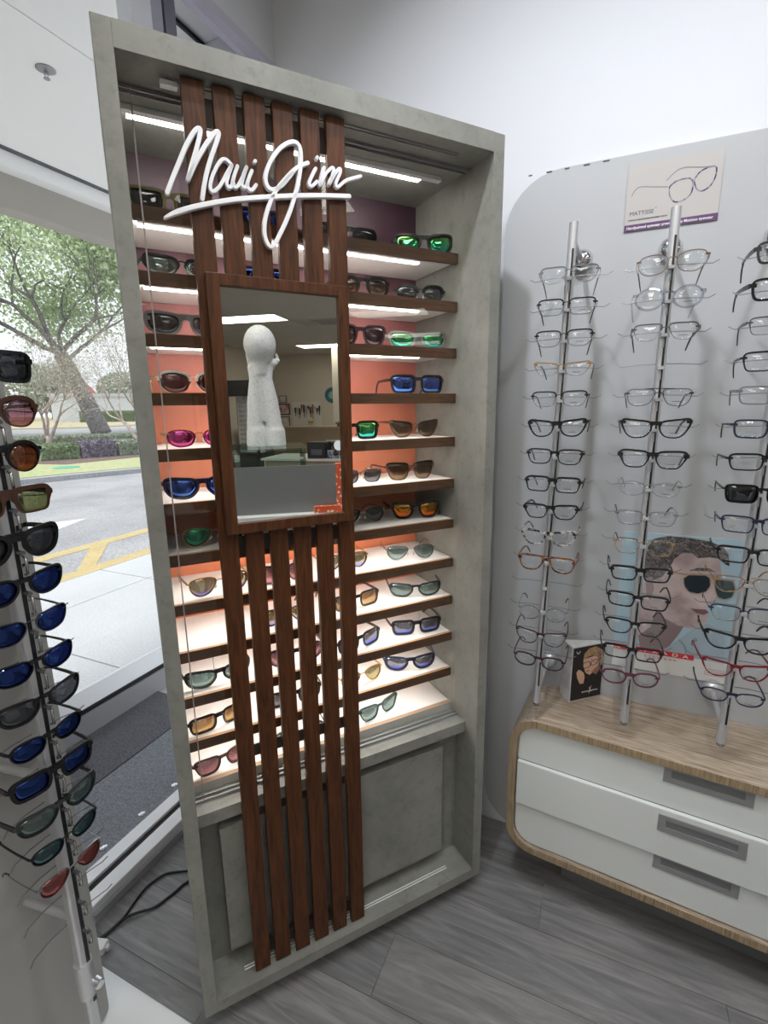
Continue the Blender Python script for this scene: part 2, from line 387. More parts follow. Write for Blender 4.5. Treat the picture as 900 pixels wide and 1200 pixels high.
for k in range(6):
    B().box((-.25, -.012, -.002), (.25, .012, .002), Matrix.Rotation(.6, 3, 'X'), (0, -.2+.08*k, .004)).build('louvre', mat('louvre_grey', (.35, .34, .32), .5), o)

# inner window wall
w1 = struct(empty('window_1', (0, 0, 0)))
WY0, WY1 = YS, YB-.001
BX((-1.42, WY0, 0.0), (-1.372, WY1, .05)).build('outer_sill', FRAME_AL, w1)
BX((-1.345, WY0, 0.0), (-1.292, WY1, .050)).build('inner_sill', FRAME_AL, w1, bevel=.003)
BX((-1.372, WY0, 0.0), (-1.345, WY1, .040)).build('gasket', RUBBER, w1)
BX((-1.292, WY0, 0.0), (-1.280, WY1, .026)).build('sill_step', FRAME_GR, w1)
BX((-1.362, WY0, 2.722), (-1.352, WY1, 2.735)).build('gasket', RUBBER, w1)
BX((-1.352, WY0, 2.735), (-1.25, WY1, 2.82)).build('head_rail', FRAME_AL, w1)
BX((-1.42, WY0, 2.735), (-1.352, WY1, 2.82)).build('head_rail', FRAME_AL, w1)
for k, yy in enumerate((1.305, .05, -1.2, -2.45, -3.7)):
    BX((-1.42, yy-.03, .05), (-1.285, yy+.012, 2.735)).build('mullion', FRAME_AL, w1)
    BX((-1.40, yy+.012, .05), (-1.30, yy+.022, 2.735)).build('gasket', RUBBER, w1)
    BX((-1.42, yy+.022, .05), (-1.285, yy+.065, 2.735)).build('mullion', FRAME_GR, w1)
ymull = [WY0, -3.73, -3.635, -2.48, -2.385, -1.23, -1.135, .02, .115, 1.275, 1.37, WY1]
for k in range(0, 12, 2):
    BX((-1.361, ymull[k], .04), (-1.356, ymull[k+1], 2.722)).build('glass_pane', PANE, w1)

# entrance strip between the two glazings, soffit and outer rail
struct(BX((-2.25, YS, -.06), (-1.29, 6, -.006)).build('ground_1', mat('vestibule_concrete', (.55, .55, .54), .7)))
def fabric(name, c1, c2):
    m = mat(name, c1, .95, spec=.1); n = N(m); v = n.coord((40, 110, 40)); a = n.noise(v, 3, 4, .7)
    n.l(n.ramp(a, [(.35, c1), (.65, c2)]), n.b.inputs['Base Color']); n.bump(n.noise(n.coord(), 500, 2), .4, .002); return m
t = BX((-1.795, -1.5, -.006), (-1.425, 3.2, .004)).build('floor_mat', fabric('mat_grey', (.13, .14, .16), (.33, .34, .37)))
tag(t, 'lighter grey entrance mat strip nearest the inner window sill, with rivets', 'mat')
for k in range(7):
    B().lathe([(.010, 0), (.012, .002), (.007, .0045), (.004, .003)], (-1.495, .43+.158*k, .004), 12).build('rivet', CHROME, t)
t = BX((-2.13, -1.5, -.006), (-1.80, 1.69, .006)).build('floor_mat', fabric('mat_dark', (.06, .06, .075), (.20, .20, .215)))
tag(t, 'darker ribbed entrance mat beyond the seam, under the outer rail', 'mat')
w2 = struct(empty('window_2', (0, 0, 0)))
B().prism([(-2.19, 0), (-2.19, .205), (-2.168, .205), (-2.130, .135), (-2.130, 0)], 'y', -4.7, 6).build('bottom_rail', FRAME_AL, w2)
BX((-2.13, -4.7, .115), (-2.122, 6, .135)).build('gasket', RUBBER, w2)
BX((-2.13, -4.7, 0.0), (-2.115, 6, .112)).build('kick_plate', mat('kick_grey', (.36, .36, .37), .5), w2)
BX((-2.163, -4.7, .205), (-2.157, 6, 3.0)).build('glass_pane', PANE, w2)
struct(BX((-3.27, -5.5, 3.0), (-1.36, 7, 3.12)).build('ceiling_2', SOFFIT))
struct(BX((-3.31, -5.5, 2.994), (-3.27, 7, 3.12)).build('trim_2', mat('soffit_gap', (.05, .05, .055), .8)))
struct(BX((-3.42, -5.5, 2.915), (-3.31, 7, 3.13)).build('trim_3', SOFFIT))
struct(BX((-3.56, -5.5, 2.72), (-3.42, 7, 3.35)).build('trim_4', mat('fascia_grey', (.33, .30, .255), .7)))
o = empty('fire_sprinkler', (-2.40, 1.73, 3.0), 0, 'small steel fire sprinkler head under the white soffit', 'sprinkler')
B().lathe([(.040, 0), (.040, -.003), (.026, -.007), (.012, -.009)], seg=20).build('escutcheon', HANDLE, o, True)
b = B().tube([(0, 0, -.008), (0, 0, -.022)], .008, 8)
b.tube([(.009, 0, -.014), (.012, 0, -.027), (0, 0, -.037)], .0025, 6).tube([(-.009, 0, -.014), (-.012, 0, -.027), (0, 0, -.037)], .0025, 6)
b.build('sprinkler_body', CLIP, o)
B().lathe([(.013, -.036), (.014, -.039), (.004, -.040)], seg=14).build('deflector', HANDLE, o)

# ------------------------------------------------------------------ concrete and walnut sunglasses cabinet
d = Vector((.634, .7735, 0)).normalized(); TH = math.atan2(d.y, d.x); nn = Vector((-d.y, d.x, 0))
A0 = Vector((-.775, .642, 0))
CM = Matrix.Translation(A0) @ Matrix.Rotation(TH, 4, 'Z')
cab = empty('display_cabinet', M=CM, label='tall concrete-look cabinet with walnut slats, mirror and lit sunglasses shelves', cat='cabinet')
CW, D0 = .822, .375
BX((0, 0, .06), (.030, D0, 2.106)).build('side_panel', CONC, cab, bevel=.0012)
BX((.792, 0, .06), (CW, D0, 2.106)).build('side_panel', CONC, cab, bevel=.0012)
BX((.030, 0, 2.066), (.792, D0, 2.106)).build('top_panel', CONC, cab)
BX((.030, 0, .06), (.792, D0, .090)).build('bottom_panel', CONC, cab)
BX((.030, .352, .60), (.792, .372, 2.066)).build('back_panel', GRAD, cab)
BX((.05, .06, 0), (.772, D0-.02, .06)).build('plinth', mat('plinth_dark', (.05, .05, .05), .7), cab)
BX((.030, .100, .090), (.792, .118, .541)).build('base_panel', CONC, cab)
bx = BX((.078, .068, .135), (.722, .0995, .505)).build('door', CONC, cab, bevel=.001)
BX((.030, .054, .541), (.792, .130, .575)).build('ledge', CONC, cab, bevel=.001)
BX((.030, .130, .541), (.792, .145, .598)).build('ledge_riser', mat('pale_concrete', (.45, .44, .41), .5), cab)
# sliding tracks: top and bottom
for zz, s in ((.5755, 1), (2.0655, -1)):
    for q in (.092, .108):
        BX((.032, q, min(zz, zz+s*.006)), (.790, q+.004, max(zz, zz+s*.006))).build('glass_track', HANDLE, cab)
b = B()
for q in (.040, .047): b.box((.104, q, .0895), (.724, q+.0025, .0915))
b.build('slat_track', FRAME_AL, cab)
b = B()
for q in (.040, .050): b.box((.11, q, 2.0630), (.724, q+.003, 2.0665))
b.build('slat_track', HANDLE, cab)
BX((.098, .040, 2.053), (.126, .054, 2.061)).build('slide_stop', FRAME_AL, cab)
# two sliding glass doors
BX((.034, .094, .582), (.425, .098, 2.058)).build('glass_door', CASE_GLASS, cab)
BX((.405, .108, .582), (.788, .112, 2.058)).build('glass_door', CASE_GLASS, cab)
BX((.050, .089, .582), (.0525, .0935, 2.058)).build('glass_seal', mat('clear_seal', (.34, .30, .29), .3), cab)
# shelves
SZ = [1.887-.1172*k for k in range(12)]
b0 = BX((.0, .004, -.018), (.758, .210, 0)).mesh('shelf', SHELF_WHITE)
b1 = BX((.0, -.006, -.0255), (.758, .004, .0)).mesh('shelf_edge', WALNUT_H)
b4 = BX((.0, -.0058, .0), (.758, .0038, .0005)).mesh('lit_edge_top', mat('lit_veneer_top', (.40, .215, .11), .5))  # paler veneer top, with LED light from above put into its colour
b2 = BX((.012, .034, -.0240), (.665, .047, -.0185)).mesh('led_strip', LED)
b3 = BX((.012, .020, -.0225), (.735, .034, -.0180)).mesh('led_channel', FRAME_AL)
for k, z in enumerate(SZ):
    sh = bpy.data.objects.new('shelf', b0); COL.objects.link(sh); sh.parent = cab; sh.location = (.032, .138, z)
    parts = [('shelf_edge', b1)]
    if k != 11: parts += [('led_channel', b3)]
    if k != 11: parts += [('led_strip', b2)]
    if k >= 3: parts += [('lit_edge_top', b4)]
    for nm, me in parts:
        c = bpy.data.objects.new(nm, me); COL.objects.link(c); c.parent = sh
        if nm == 'led_strip' and k == 5: c.data = c.data.copy(); c.data.materials[0] = mat('led_off', (.55, .55, .55), .5)
BX((.045, .170, 2.056), (.700, .187, 2.0655)).build('led_strip', LED, cab)
BX((.035, .155, 2.056), (.752, .172, 2.0658)).build('led_channel', FRAME_AL, cab)
# walnut slats
SWD = .0385; pitch = (.432-.128-SWD)/5
for k in range(6):
    x0 = .1285+k*pitch
    BX((x0, .020, .094), (x0+SWD, .036, 2.062)).build('slat', WALNUT, cab, bevel=.0012)
for z0, z1 in ((2.00, 2.045), (1.20, 1.235), (.70, .73), (.12, .15)):
    BX((.135, .0362, z0), (.425, .0392, z1)).build('slat_rail', mat('dark_rail', (.025, .018, .015), .6), cab)
# mirror in its walnut frame
FZ0, FZ1, FX0, FX1 = 1.249, 1.747, .141, .4225
mf = B()
mf.box((FX0, -.002, FZ0), (FX0+.0235, .0198, FZ1)); mf.box((FX1-.0225, -.002, FZ0), (FX1, .0198, FZ1))
mf.box((FX0+.0235, -.002, FZ1-.021), (FX1-.0225, .0198, FZ1)); mf.box((FX0+.0235, -.002, FZ0), (FX1-.0225, .0198, FZ0+.021))
mfo = mf.build('mirror_frame', WALNUT, cab, bevel=.001)
BX((FX0+.0235, .006, FZ0+.021), (FX1-.0225, .0195, FZ1-.021)).build('mirror', MIRROR, mfo)
# raised white script lettering
LOGO={
'letter_M': [[(0.0899, 1.8716), (0.0997, 1.8932), (0.1111, 1.9173), (0.1264, 1.9487), (0.1416, 1.9735), (0.1509, 1.9828), (0.1538, 1.9782), (0.1459, 1.9525), (0.1354, 1.924), (0.1266, 1.8992)], [(0.1266, 1.8992), (0.1425, 1.9297), (0.1617, 1.9601), (0.1768, 1.9799), (0.1849, 1.9838), (0.1813, 1.9697), (0.167, 1.9365), (0.1555, 1.9029), (0.148, 1.8711)]] ,
'letter_a': [[(0.2043, 1.9353), (0.1944, 1.9426), (0.1841, 1.9375), (0.17, 1.9145), (0.1634, 1.8928), (0.1688, 1.8868), (0.181, 1.8981), (0.1953, 1.9213), (0.2043, 1.9353)], [(0.2043, 1.9353), (0.1969, 1.917), (0.1929, 1.9038), (0.1975, 1.8981), (0.2052, 1.9059)]] ,
'letter_u': [[(0.2144, 1.9353), (0.2064, 1.9163), (0.204, 1.9038), (0.2109, 1.9013), (0.2212, 1.9166), (0.2309, 1.937)], [(0.2309, 1.937), (0.2235, 1.9193), (0.22, 1.9066), (0.2254, 1.9028), (0.231, 1.9084)]] ,
'letter_i': [[(0.2404, 1.9326), (0.2325, 1.9153), (0.2307, 1.9046), (0.2377, 1.9001), (0.2468, 1.9102)], [(0.2467, 1.9487), (0.2479, 1.9503)]] ,
'letter_J': [[(0.3182, 1.9432), (0.2975, 1.9197), (0.2804, 1.9081), (0.2687, 1.911), (0.2653, 1.9267), (0.2749, 1.9521), (0.2954, 1.9796), (0.3153, 1.9939), (0.3293, 1.9958), (0.336, 1.9852), (0.3353, 1.9585), (0.3259, 1.9177), (0.3101, 1.8756), (0.2912, 1.8379), (0.2728, 1.8089), (0.262, 1.8121), (0.2573, 1.8334), (0.263, 1.8636), (0.2799, 1.9003), (0.3018, 1.9282), (0.3271, 1.9531), (0.3499, 1.966)]] ,
'letter_i_second': [[(0.3657, 1.9591), (0.3569, 1.9437), (0.3511, 1.9308), (0.3562, 1.9267), (0.3671, 1.9366)], [(0.3688, 1.9774), (0.3701, 1.9796)]] ,
'letter_m': [[(0.3835, 1.9638), (0.3776, 1.9473), (0.3727, 1.9305)], [(0.3727, 1.9305), (0.3848, 1.9516), (0.3991, 1.9662), (0.4031, 1.9619), (0.3932, 1.936)], [(0.3932, 1.936), (0.406, 1.9579), (0.416, 1.9678), (0.4171, 1.9614), (0.4072, 1.9404), (0.4125, 1.9352), (0.4302, 1.9495), (0.4619, 1.9627)]] ,
'underline': [[(0.0823, 1.8315), (0.1067, 1.8451), (0.1511, 1.8624), (0.2125, 1.8809), (0.2935, 1.8986), (0.3625, 1.9113), (0.4356, 1.9215)]] ,
}
PORTRAIT={
'hair': [(0.1404, 1.0086), (0.1387, 1.0623), (0.1416, 1.098), (0.1543, 1.1239), (0.1899, 1.136), (0.2472, 1.1347), (0.2894, 1.1305), (0.3213, 1.1187), (0.3364, 1.0978), (0.3428, 1.065), (0.3315, 1.0695), (0.3184, 1.0831), (0.2942, 1.0854), (0.2684, 1.079), (0.2517, 1.0909), (0.229, 1.0901), (0.2107, 1.0706), (0.2024, 1.0433), (0.1866, 1.0147), (0.1582, 0.9974)] ,
'face': [(0.1858, 1.0235), (0.2033, 1.0715), (0.2304, 1.0902), (0.2519, 1.0892), (0.2684, 1.079), (0.2943, 1.0846), (0.3186, 1.0815), (0.3287, 1.0334), (0.323, 0.9983), (0.3224, 0.9651), (0.3085, 0.9524), (0.302, 0.9337), (0.3122, 0.9176), (0.3064, 0.9059), (0.3083, 0.8883), (0.2955, 0.8743), (0.2745, 0.8678), (0.2537, 0.8714), (0.2455, 0.8497), (0.2218, 0.8004), (0.1929, 0.7832), (0.1497, 0.786), (0.1348, 0.8406), (0.1399, 0.926), (0.1408, 1.0041)] ,
'jaw': [(0.2537, 0.8714), (0.2455, 0.8497), (0.2218, 0.8004), (0.1929, 0.7832), (0.1497, 0.786), (0.141, 0.8227), (0.1708, 0.8566), (0.1809, 0.9141), (0.202, 0.8899), (0.2373, 0.8731)] ,
'shirt': [(0.2078, 0.7881), (0.2487, 0.8318), (0.2811, 0.8745), (0.3095, 0.8904), (0.3518, 0.8756), (0.364, 0.7787), (0.2835, 0.7792)] ,
'ear': [(0.1438, 1.0045), (0.1607, 1.0112), (0.1691, 0.9763), (0.1634, 0.9389), (0.1516, 0.9509)] ,
'lips': [(0.2653, 0.9296), (0.2824, 0.9305), (0.3022, 0.932), (0.3101, 0.9244), (0.2983, 0.9153), (0.2802, 0.9176)] ,
'lens1': [(0.2391, 1.0172), (0.2576, 1.0328), (0.2857, 1.0347), (0.3006, 1.0254), (0.3043, 1.0043), (0.2965, 0.9857), (0.2776, 0.9768), (0.2559, 0.9798), (0.2434, 0.9957)] ,
'lens2': [(0.3122, 1.0209), (0.3315, 1.027), (0.3558, 1.0217), (0.3619, 1.0038), (0.3573, 0.9791), (0.3413, 0.9697), (0.3256, 0.9743), (0.3162, 0.9973)] ,
'bar': [(0.1996, 1.0341), (0.2435, 1.031), (0.2994, 1.0365), (0.3089, 1.0257), (0.3585, 1.0272), (0.3593, 1.0232), (0.3085, 1.0220), (0.2991, 1.0330), (0.2431, 1.0265), (0.2004, 1.0300)] ,
'brow': [(0.2483, 1.0403), (0.2699, 1.0517), (0.2976, 1.0534), (0.3138, 1.0443), (0.2985, 1.0449), (0.2707, 1.0431)] ,
}
DRAWN={
'rim1': [(0.1074, 2.0333), (0.1229, 2.0442), (0.1489, 2.0451), (0.1578, 2.0334), (0.1557, 2.0102), (0.1406, 1.9976), (0.1208, 1.9974), (0.1092, 2.0144)] ,
'rim2': [(0.1591, 2.0399), (0.1733, 2.0574), (0.201, 2.0622), (0.2045, 2.0418), (0.1949, 2.0203), (0.178, 2.0118), (0.1656, 2.0207)] ,
'arm1': [(0.104, 2.0339), (0.0697, 2.0397), (0.0418, 2.0445), (0.0298, 2.0381), (0.0225, 2.0252)] ,
'arm2': [(0.201, 2.0622), (0.1724, 2.0655), (0.1365, 2.0714), (0.1175, 2.0655), (0.0993, 2.0483)] ,
'bridge': [(0.1549, 2.0373), (0.1598, 2.0398)] ,
}
sign = empty('lettering', parent=cab); sign['label'] = 'raised white script lettering across the top of the slats'
for k, strokes in LOGO.items():
    b = B()
    for st in strokes:
        pts = [(x, 0.0, z) for x, z in st]
        pts = smooth_path(pts, 5) if len(pts) > 2 else [Vector(p) for p in pts]
        n = len(pts); wid = {'underline': .0086, 'letter_M': .0078, 'letter_J': .0076}.get(k, .0064)
        if k == 'underline': ws = [wid*(.45+.55*min(1, i/5)) for i in range(n)]
        else: ws = [wid]*n
        o0 = len(b.v)
        # flat-fronted ribbon with chamfered front
        for i, p in enumerate(pts):
            t = (pts[min(i+1, n-1)]-pts[max(i-1, 0)]).normalized(); a = Vector((t.z, 0, -t.x)); w = ws[i]/2
            for (q, yy) in ((-1, .0195), (-1, .0105), (-.8, .0095), (.8, .0095), (1, .0105), (1, .0195)): b.v.append(tuple(p+a*w*q+Vector((0, yy, 0))))
        for i in range(n-1):
            for q in range(6): b.f.append((o0+i*6+q, o0+i*6+(q+1) % 6, o0+(i+1)*6+(q+1) % 6, o0+(i+1)*6+q))
        for i, e in ((0, 0), (n-1, 1)):
            b.f.append(tuple(o0+i*6+q for q in range(6)))
            b.lathe([(ws[i]/2*.8, .0095), (ws[i]/2, .0105), (ws[i]/2, .0195)], (pts[i].x, 0, pts[i].z), 12, 'y')
    nm = k.replace('_second', '')
    b.build(nm if nm == 'underline' else 'letter', LOGO_M, sign)

# ------------------------------------------------------------------ eyewear
SHAPES = {
 'rect': [(-.97,.72),(-.72,.97),(0,1),(.70,.98),(.99,.78),(1.0,.25),(.93,-.45),(.74,-.92),(.25,-1),(-.40,-1),(-.80,-.88),(-.96,-.40),(-1,.2)],
 'square': [(-.97,.60),(-.72,.93),(0,1),(.74,.97),(1.0,.72),(.98,.15),(.86,-.45),(.58,-.92),(.1,-1),(-.40,-.97),(-.78,-.74),(-.95,-.2)],
 'cat': [(-.97,.40),(-.78,.76),(-.2,.90),(.4,1.0),(.95,1.08),(1.09,.84),(.97,.2),(.74,-.50),(.35,-.95),(-.15,-1),(-.62,-.82),(-.93,-.25)],
 'butterfly': [(-.99,.50),(-.74,.88),(0,.98),(.72,1.0),(1.04,.78),(.93,.05),(.66,-.72),(.34,-1),(-.38,-1),(-.74,-.75),(-.97,-.1)],
 'nav': [(-.93,.88),(-.6,1),(.1,1),(.72,.98),(1,.72),(.97,.1),(.80,-.62),(.42,-.98),(-.12,-.98),(-.56,-.76),(-.84,-.15),(-.99,.45)],
 'aviator': [(-.92,.76),(-.45,1),(.3,1),(.86,.80),(1.0,.25),(.88,-.42),(.48,-.93),(.0,-.98),(-.48,-.68),(-.82,-.10),(-.99,.40)],
 'wrap': [(-.97,.45),(-.72,.80),(-.1,.93),(.55,1),(1.0,.92),(1.10,.40),(.98,-.30),(.66,-.80),(.05,-1),(-.48,-.90),(-.84,-.46),(-1,.0)],
 'hex': [(-.98,.10),(-.70,.86),(-.2,.98),(.5,.98),(.80,.82),(1.0,.05),(.70,-.82),(.4,-.98),(-.35,-.98),(-.66,-.82)],
 'oval': [(-.99,.15),(-.80,.72),(-.30,.97),(.30,1),(.84,.80),(1.02,.20),(.86,-.50),(.40,-.95),(-.20,-.98),(-.74,-.68)]}
def outline(shape, lw, lh, n=36):
    """lens contour in lens-centred coordinates; +x is the OUTER (temple) side"""
    if shape == 'round': return [(lw/2*math.cos(2*PI*i/30), lh/2*math.sin(2*PI*i/30)) for i in range(30)]
    P = SHAPES[shape][::-1]; m = len(P); sub = 3 if n > 20 else 2; out = []
    for i in range(m):
        a, b, c, d = [Vector(P[(i+k-1) % m]) for k in range(4)]
        for k in range(sub):
            t = k/sub; q = .5*((2*b)+(c-a)*t+(2*a-5*b+4*c-d)*t*t+(3*b-3*c+d-a)*t**3); out.append((q.x*lw/2, q.y*lh/2))
    return out
def make_glasses(name, label, cat='glasses', group=None, shape='rect', lw=.052, lh=.034, br=.017, style='full', t=.0032, tb=None, dp=.0035,
                 fr='black', lens='clear', tm=None, tth=.006, tips=None, wrap=1.6, brow=False, tag_=False, demo=False, topfr=None, tl=.135, drop=.034, pads=None, low=False):
    root = empty(name, label=label, cat=cat, group=group)
    tb = t if tb is None else tb; frm = F_[fr]; metal = fr in ('silver', 'gold', 'gun', 'bronze', 'blackm'); tmm = F_[tm or fr]
    NN = 36 if not low else 16
    yb = lambda x: wrap*x*x
    def contour(side, off=0.0, grad=True):
        o = outline(shape, lw, lh, NN); res = []
        n = len(o)
        for i, (x, z) in enumerate(o):
            x0, z0 = o[i-1]; x1, z1 = o[(i+1) % n]; tx, tz = x1-x0, z1-z0; l = math.hypot(tx, tz) or 1
            nx, nz = tz/l, -tx/l
            k = max(0, min(1, (z/(lh/2)+.25)/.5)); th = tb+(t-tb)*k
            res.append((side*(x+nx*(th*off)+br/2+tb+lw/2), z+nz*(th*off)))
        return res
    fb = B(); fb2 = B()
    for side in (-1, 1):
        ci, co = contour(side, -.10), contour(side, 1.0); n = len(ci); v = []
        for (xi, zi), (xo, zo) in zip(ci, co):
            v += [(xi, yb(xi)-dp/2, zi), (xo, yb(xo)-dp/2, zo), (xo, yb(xo)+dp/2, zo), (xi, yb(xi)+dp/2, zi)]
        fs = []; fs2 = []
        for i in range(n):
            j = (i+1) % n
            q = [(i*4+k, i*4+(k+1) % 4, j*4+(k+1) % 4, j*4+k) for k in range(4)]
            if topfr and (ci[i][1]+ci[j][1])/2 > lh*.12: fs2 += q
            else: fs += q
        if fs: fb.add(v, fs)
        if fs2: fb2.add(v, fs2)
    # bridge
    zb = lh*.24; hb = br/2+tb*.6; zt = lh*.5
    bt = max(t*1.7, .0048) if not metal else .0017
    if fr == 'clear' or tb < .0012: bt = min(bt, .0030)
    if metal: bt = .0017
    if style == 'rimless': bt = .0015
    pts = [(hb*q, yb(hb*q)-.0015*(1-q*q), zb+.0030*(1-q*q)) for q in (-1.25, -.6, 0, .6, 1.25)]
    (fb2 if topfr else fb).bar(pts, bt, dp if not metal else .0017, Vector((0, 0, 1)))
    if not metal and style != 'rimless': fb.bar([(hb*q, yb(hb*q), zb+bt*.75) for q in (-1.3, 0, 1.3)], bt*.8, dp*.9, Vector((0, 0, 1)))
    if brow: (fb2 if topfr else fb).bar([(q*(br/2+lw*.42), yb(q*lw*.5), zt+.001+.001*(1-abs(q))) for q in (-1, -.4, 0, .4, 1)], .0018, .002, Vector((0, 0, 1)))
    # end pieces
    W_ = br/2+tb+lw+t+.003; ze = lh*.26 if shape not in ('cat',) else lh*.42
    hh = min(tth, .008) if not metal else .0035
    for side in (-1, 1):
        xa = side*(br/2+tb+lw-.004); xb = side*W_
        (fb2 if topfr else fb).bar([(xa, yb(xa), ze), (xb-side*.001, yb(xb)*.93, ze), (xb, yb(xb)+.004, ze)], hh, dp*.9, Vector((0, 0, 1)))
    if fb.f: fb.build('frame_front', frm, root, smooth=False)
    if fb2.f: fb2.build('brow_line' if fb.f else 'frame_front', F_[topfr] if topfr else frm, root)
    # lenses
    for side in (-1, 1):
        c = contour(side, 0.0); cx = side*(br/2+tb+lw/2); n = len(c); v = []
        rings = (1.0, .62, .25)
        for back in (0, 1):
            for r in rings:
                for (x, z) in c:
                    X = cx+(x-cx)*r; v.append((X, yb(X)-.0022*(1-r*r)*1.2+.0011*back-.0003, z*r))
        R = len(rings); fs = []
        for back in (0, 1):
            o0 = back*R*n
            for a in range(R-1):
                for i in range(n): fs.append((o0+a*n+i, o0+a*n+(i+1) % n, o0+(a+1)*n+(i+1) % n, o0+(a+1)*n+i))
            fs.append(tuple(o0+(R-1)*n+i for i in range(n)))
        for i in range(n): fs.append((i, (i+1) % n, R*n+(i+1) % n, R*n+i))
        lo = B().add(v, fs).build('lens', L_[lens], root, smooth=True)
        if demo and side == 1:
            db = B(); zz = -lh*.27; xx = cx-.008
            for k in range(7): db.box((xx+k*.0024, yb(xx)-.0042, zz), (xx+k*.0024+.0016, yb(xx)-.0038, zz+.0014))
            db.build('lens_print', F_['blackm'], lo)
    # nose pads
    if metal or style == 'rimless' or pads:
        for side in (-1, 1):
            B().tube([(side*.0075, .002, -.001), (side*.009, .006, -.006), (side*.0105, .007, -.0105)], [.0012, .0026, .0014], 6).build('nose_pad', mat('nose_pad_clear', (.55, .55, .55), .3), root)
    # temples
    for side in (-1, 1):
        yh = yb(W_)+.004; thin = .0012 if (metal and not tm) or tth < .003 else .0026
        path = [(W_, yh, ze), (W_+.0015, yh+.03, ze), (W_+.001, yh+.065, ze-.0005), (W_-.001, yh+tl*.70, ze-.002)]
        tip = [(W_-.002, yh+tl*.70-.004, ze-.0018), (W_-.004, yh+tl*.80, ze-.008), (W_-.007, yh+tl*.92, ze-drop*.6), (W_-.010, yh+tl, ze-drop)]
        P1 = [(side*x, y, z) for x, y, z in path]; P2 = [(side*x, y, z) for x, y, z in tip]
        hs = [tth*1.1, tth, tth*.8, tth*.7]
        to = B().bar(P1, thin, tth, Vector((1, 0, 0)), [thin]*4, hs).build('temple', tmm, root)
        if not low:
            tw = max(thin, .0022); h2 = max(tth*.7, .0028)
            B().bar(P2, tw, h2, Vector((1, 0, 0)), [tw*1.05, tw, tw, tw*.8], [h2, h2*1.1, h2*1.2, h2*.9]).build('temple_tip', F_[tips] if tips else tmm, to)
        else:
            B().bar(P2, .0025, .003, Vector((1, 0, 0))).build('temple_tip', tmm, to)
    if tag_:
        tx = tag_ if isinstance(tag_, float) else .03; zt0 = -lh*.5-tb
        b = B().tube([(tx+.0085*math.cos(a), .07, .046+zt0+.0085*math.sin(a)+.028) for a in [2*PI*k/16 for k in range(17)]], .0021, 6, False)
        b.tube([(tx, .07, zt0+.0005), (tx, .07, zt0+.066)], .0016, 6)
        b.box((tx-.008, .062, zt0), (tx+.008, .078, zt0+.0015)); b.build('tag_ring', mat('ring_grey', (.40, .40, .41), .35, .4), root)
    return root

# wall board
def rrect(x0, z0, x1, z1, r, seg=8, corners=(1, 1, 1, 1)):
    pts = []
    for (cx, cz, a0, on) in ((x1-r, z0+r, -PI/2, corners[0]), (x1-r, z1-r, 0, corners[1]), (x0+r, z1-r, PI/2, corners[2]), (x0+r, z0+r, PI, corners[3])):
        if on: pts += [(cx+r*math.cos(a0+PI/2*k/seg), cz+r*math.sin(a0+PI/2*k/seg)) for k in range(seg+1)]
        else: pts.append((cx+(r if a0 in (-PI/2, 0) else -r), cz+(r if a0 in (0, PI/2) else -r)))
    return pts
o = B().prism(rrect(-.300, .008, 1.75, 2.125, .15), 'y', YB-.0005, YB-.020).build('display_board', BOARDM)
tag(o, 'large light grey wall board with rounded corners behind the eyeglass rods', 'board')
YF = YB-.0205
# scuffs along the board's upper edge
o2 = B(); random.seed(3)
for k in range(5):
    x = -.24+.047*k; o2.box((x, YF-.0006, 2.119), (x+.006+.016*random.random(), YF, 2.1225))
o2.build('edge_scuff', mat('scuff_dark', (.08, .08, .08), .8), o)

# ------------------------------------------------------------------ floating drawer unit (slightly out of square with the wall)
DA = math.atan2(-.051, .536)
DM = Matrix.Translation((-.116, 1.327, 0)) @ Matrix.Rotation(DA, 4, 'Z')
dr = empty('drawer_unit', M=DM, label='low rounded drawer unit with zebra-oak shell and white drawers below the rods', cat='drawer unit')
X0, X1, ZB, ZT = -.074, 1.30, .145, .603
outer = rrect(X0, ZB, X1, ZT, .085, 10); inner = rrect(X0+.022, ZB+.022, X1-.022, ZT-.022, .063, 10)
DPT = .243
def ring(b, o_, i_, y0, y1):
    n = len(o_); v = [(x, y0, z) for x, z in o_]+[(x, y0, z) for x, z in i_]+[(x, y1, z) for x, z in o_]+[(x, y1, z) for x, z in i_]
    f = []
    for i in range(n):
        j = (i+1) % n; f += [(i, j, n+j, n+i), (2*n+i, 2*n+j, 3*n+j, 3*n+i), (i, j, 2*n+j, 2*n+i), (n+i, n+j, 3*n+j, 3*n+i)]
    return b.add(v, f)
ring(B(), outer, inner, .0015, DPT-.03).build('shell', OAK_TOP, dr)
ring(B(), outer, inner, 0, .0015).build('shell_edge', OAK_EDGE, dr)
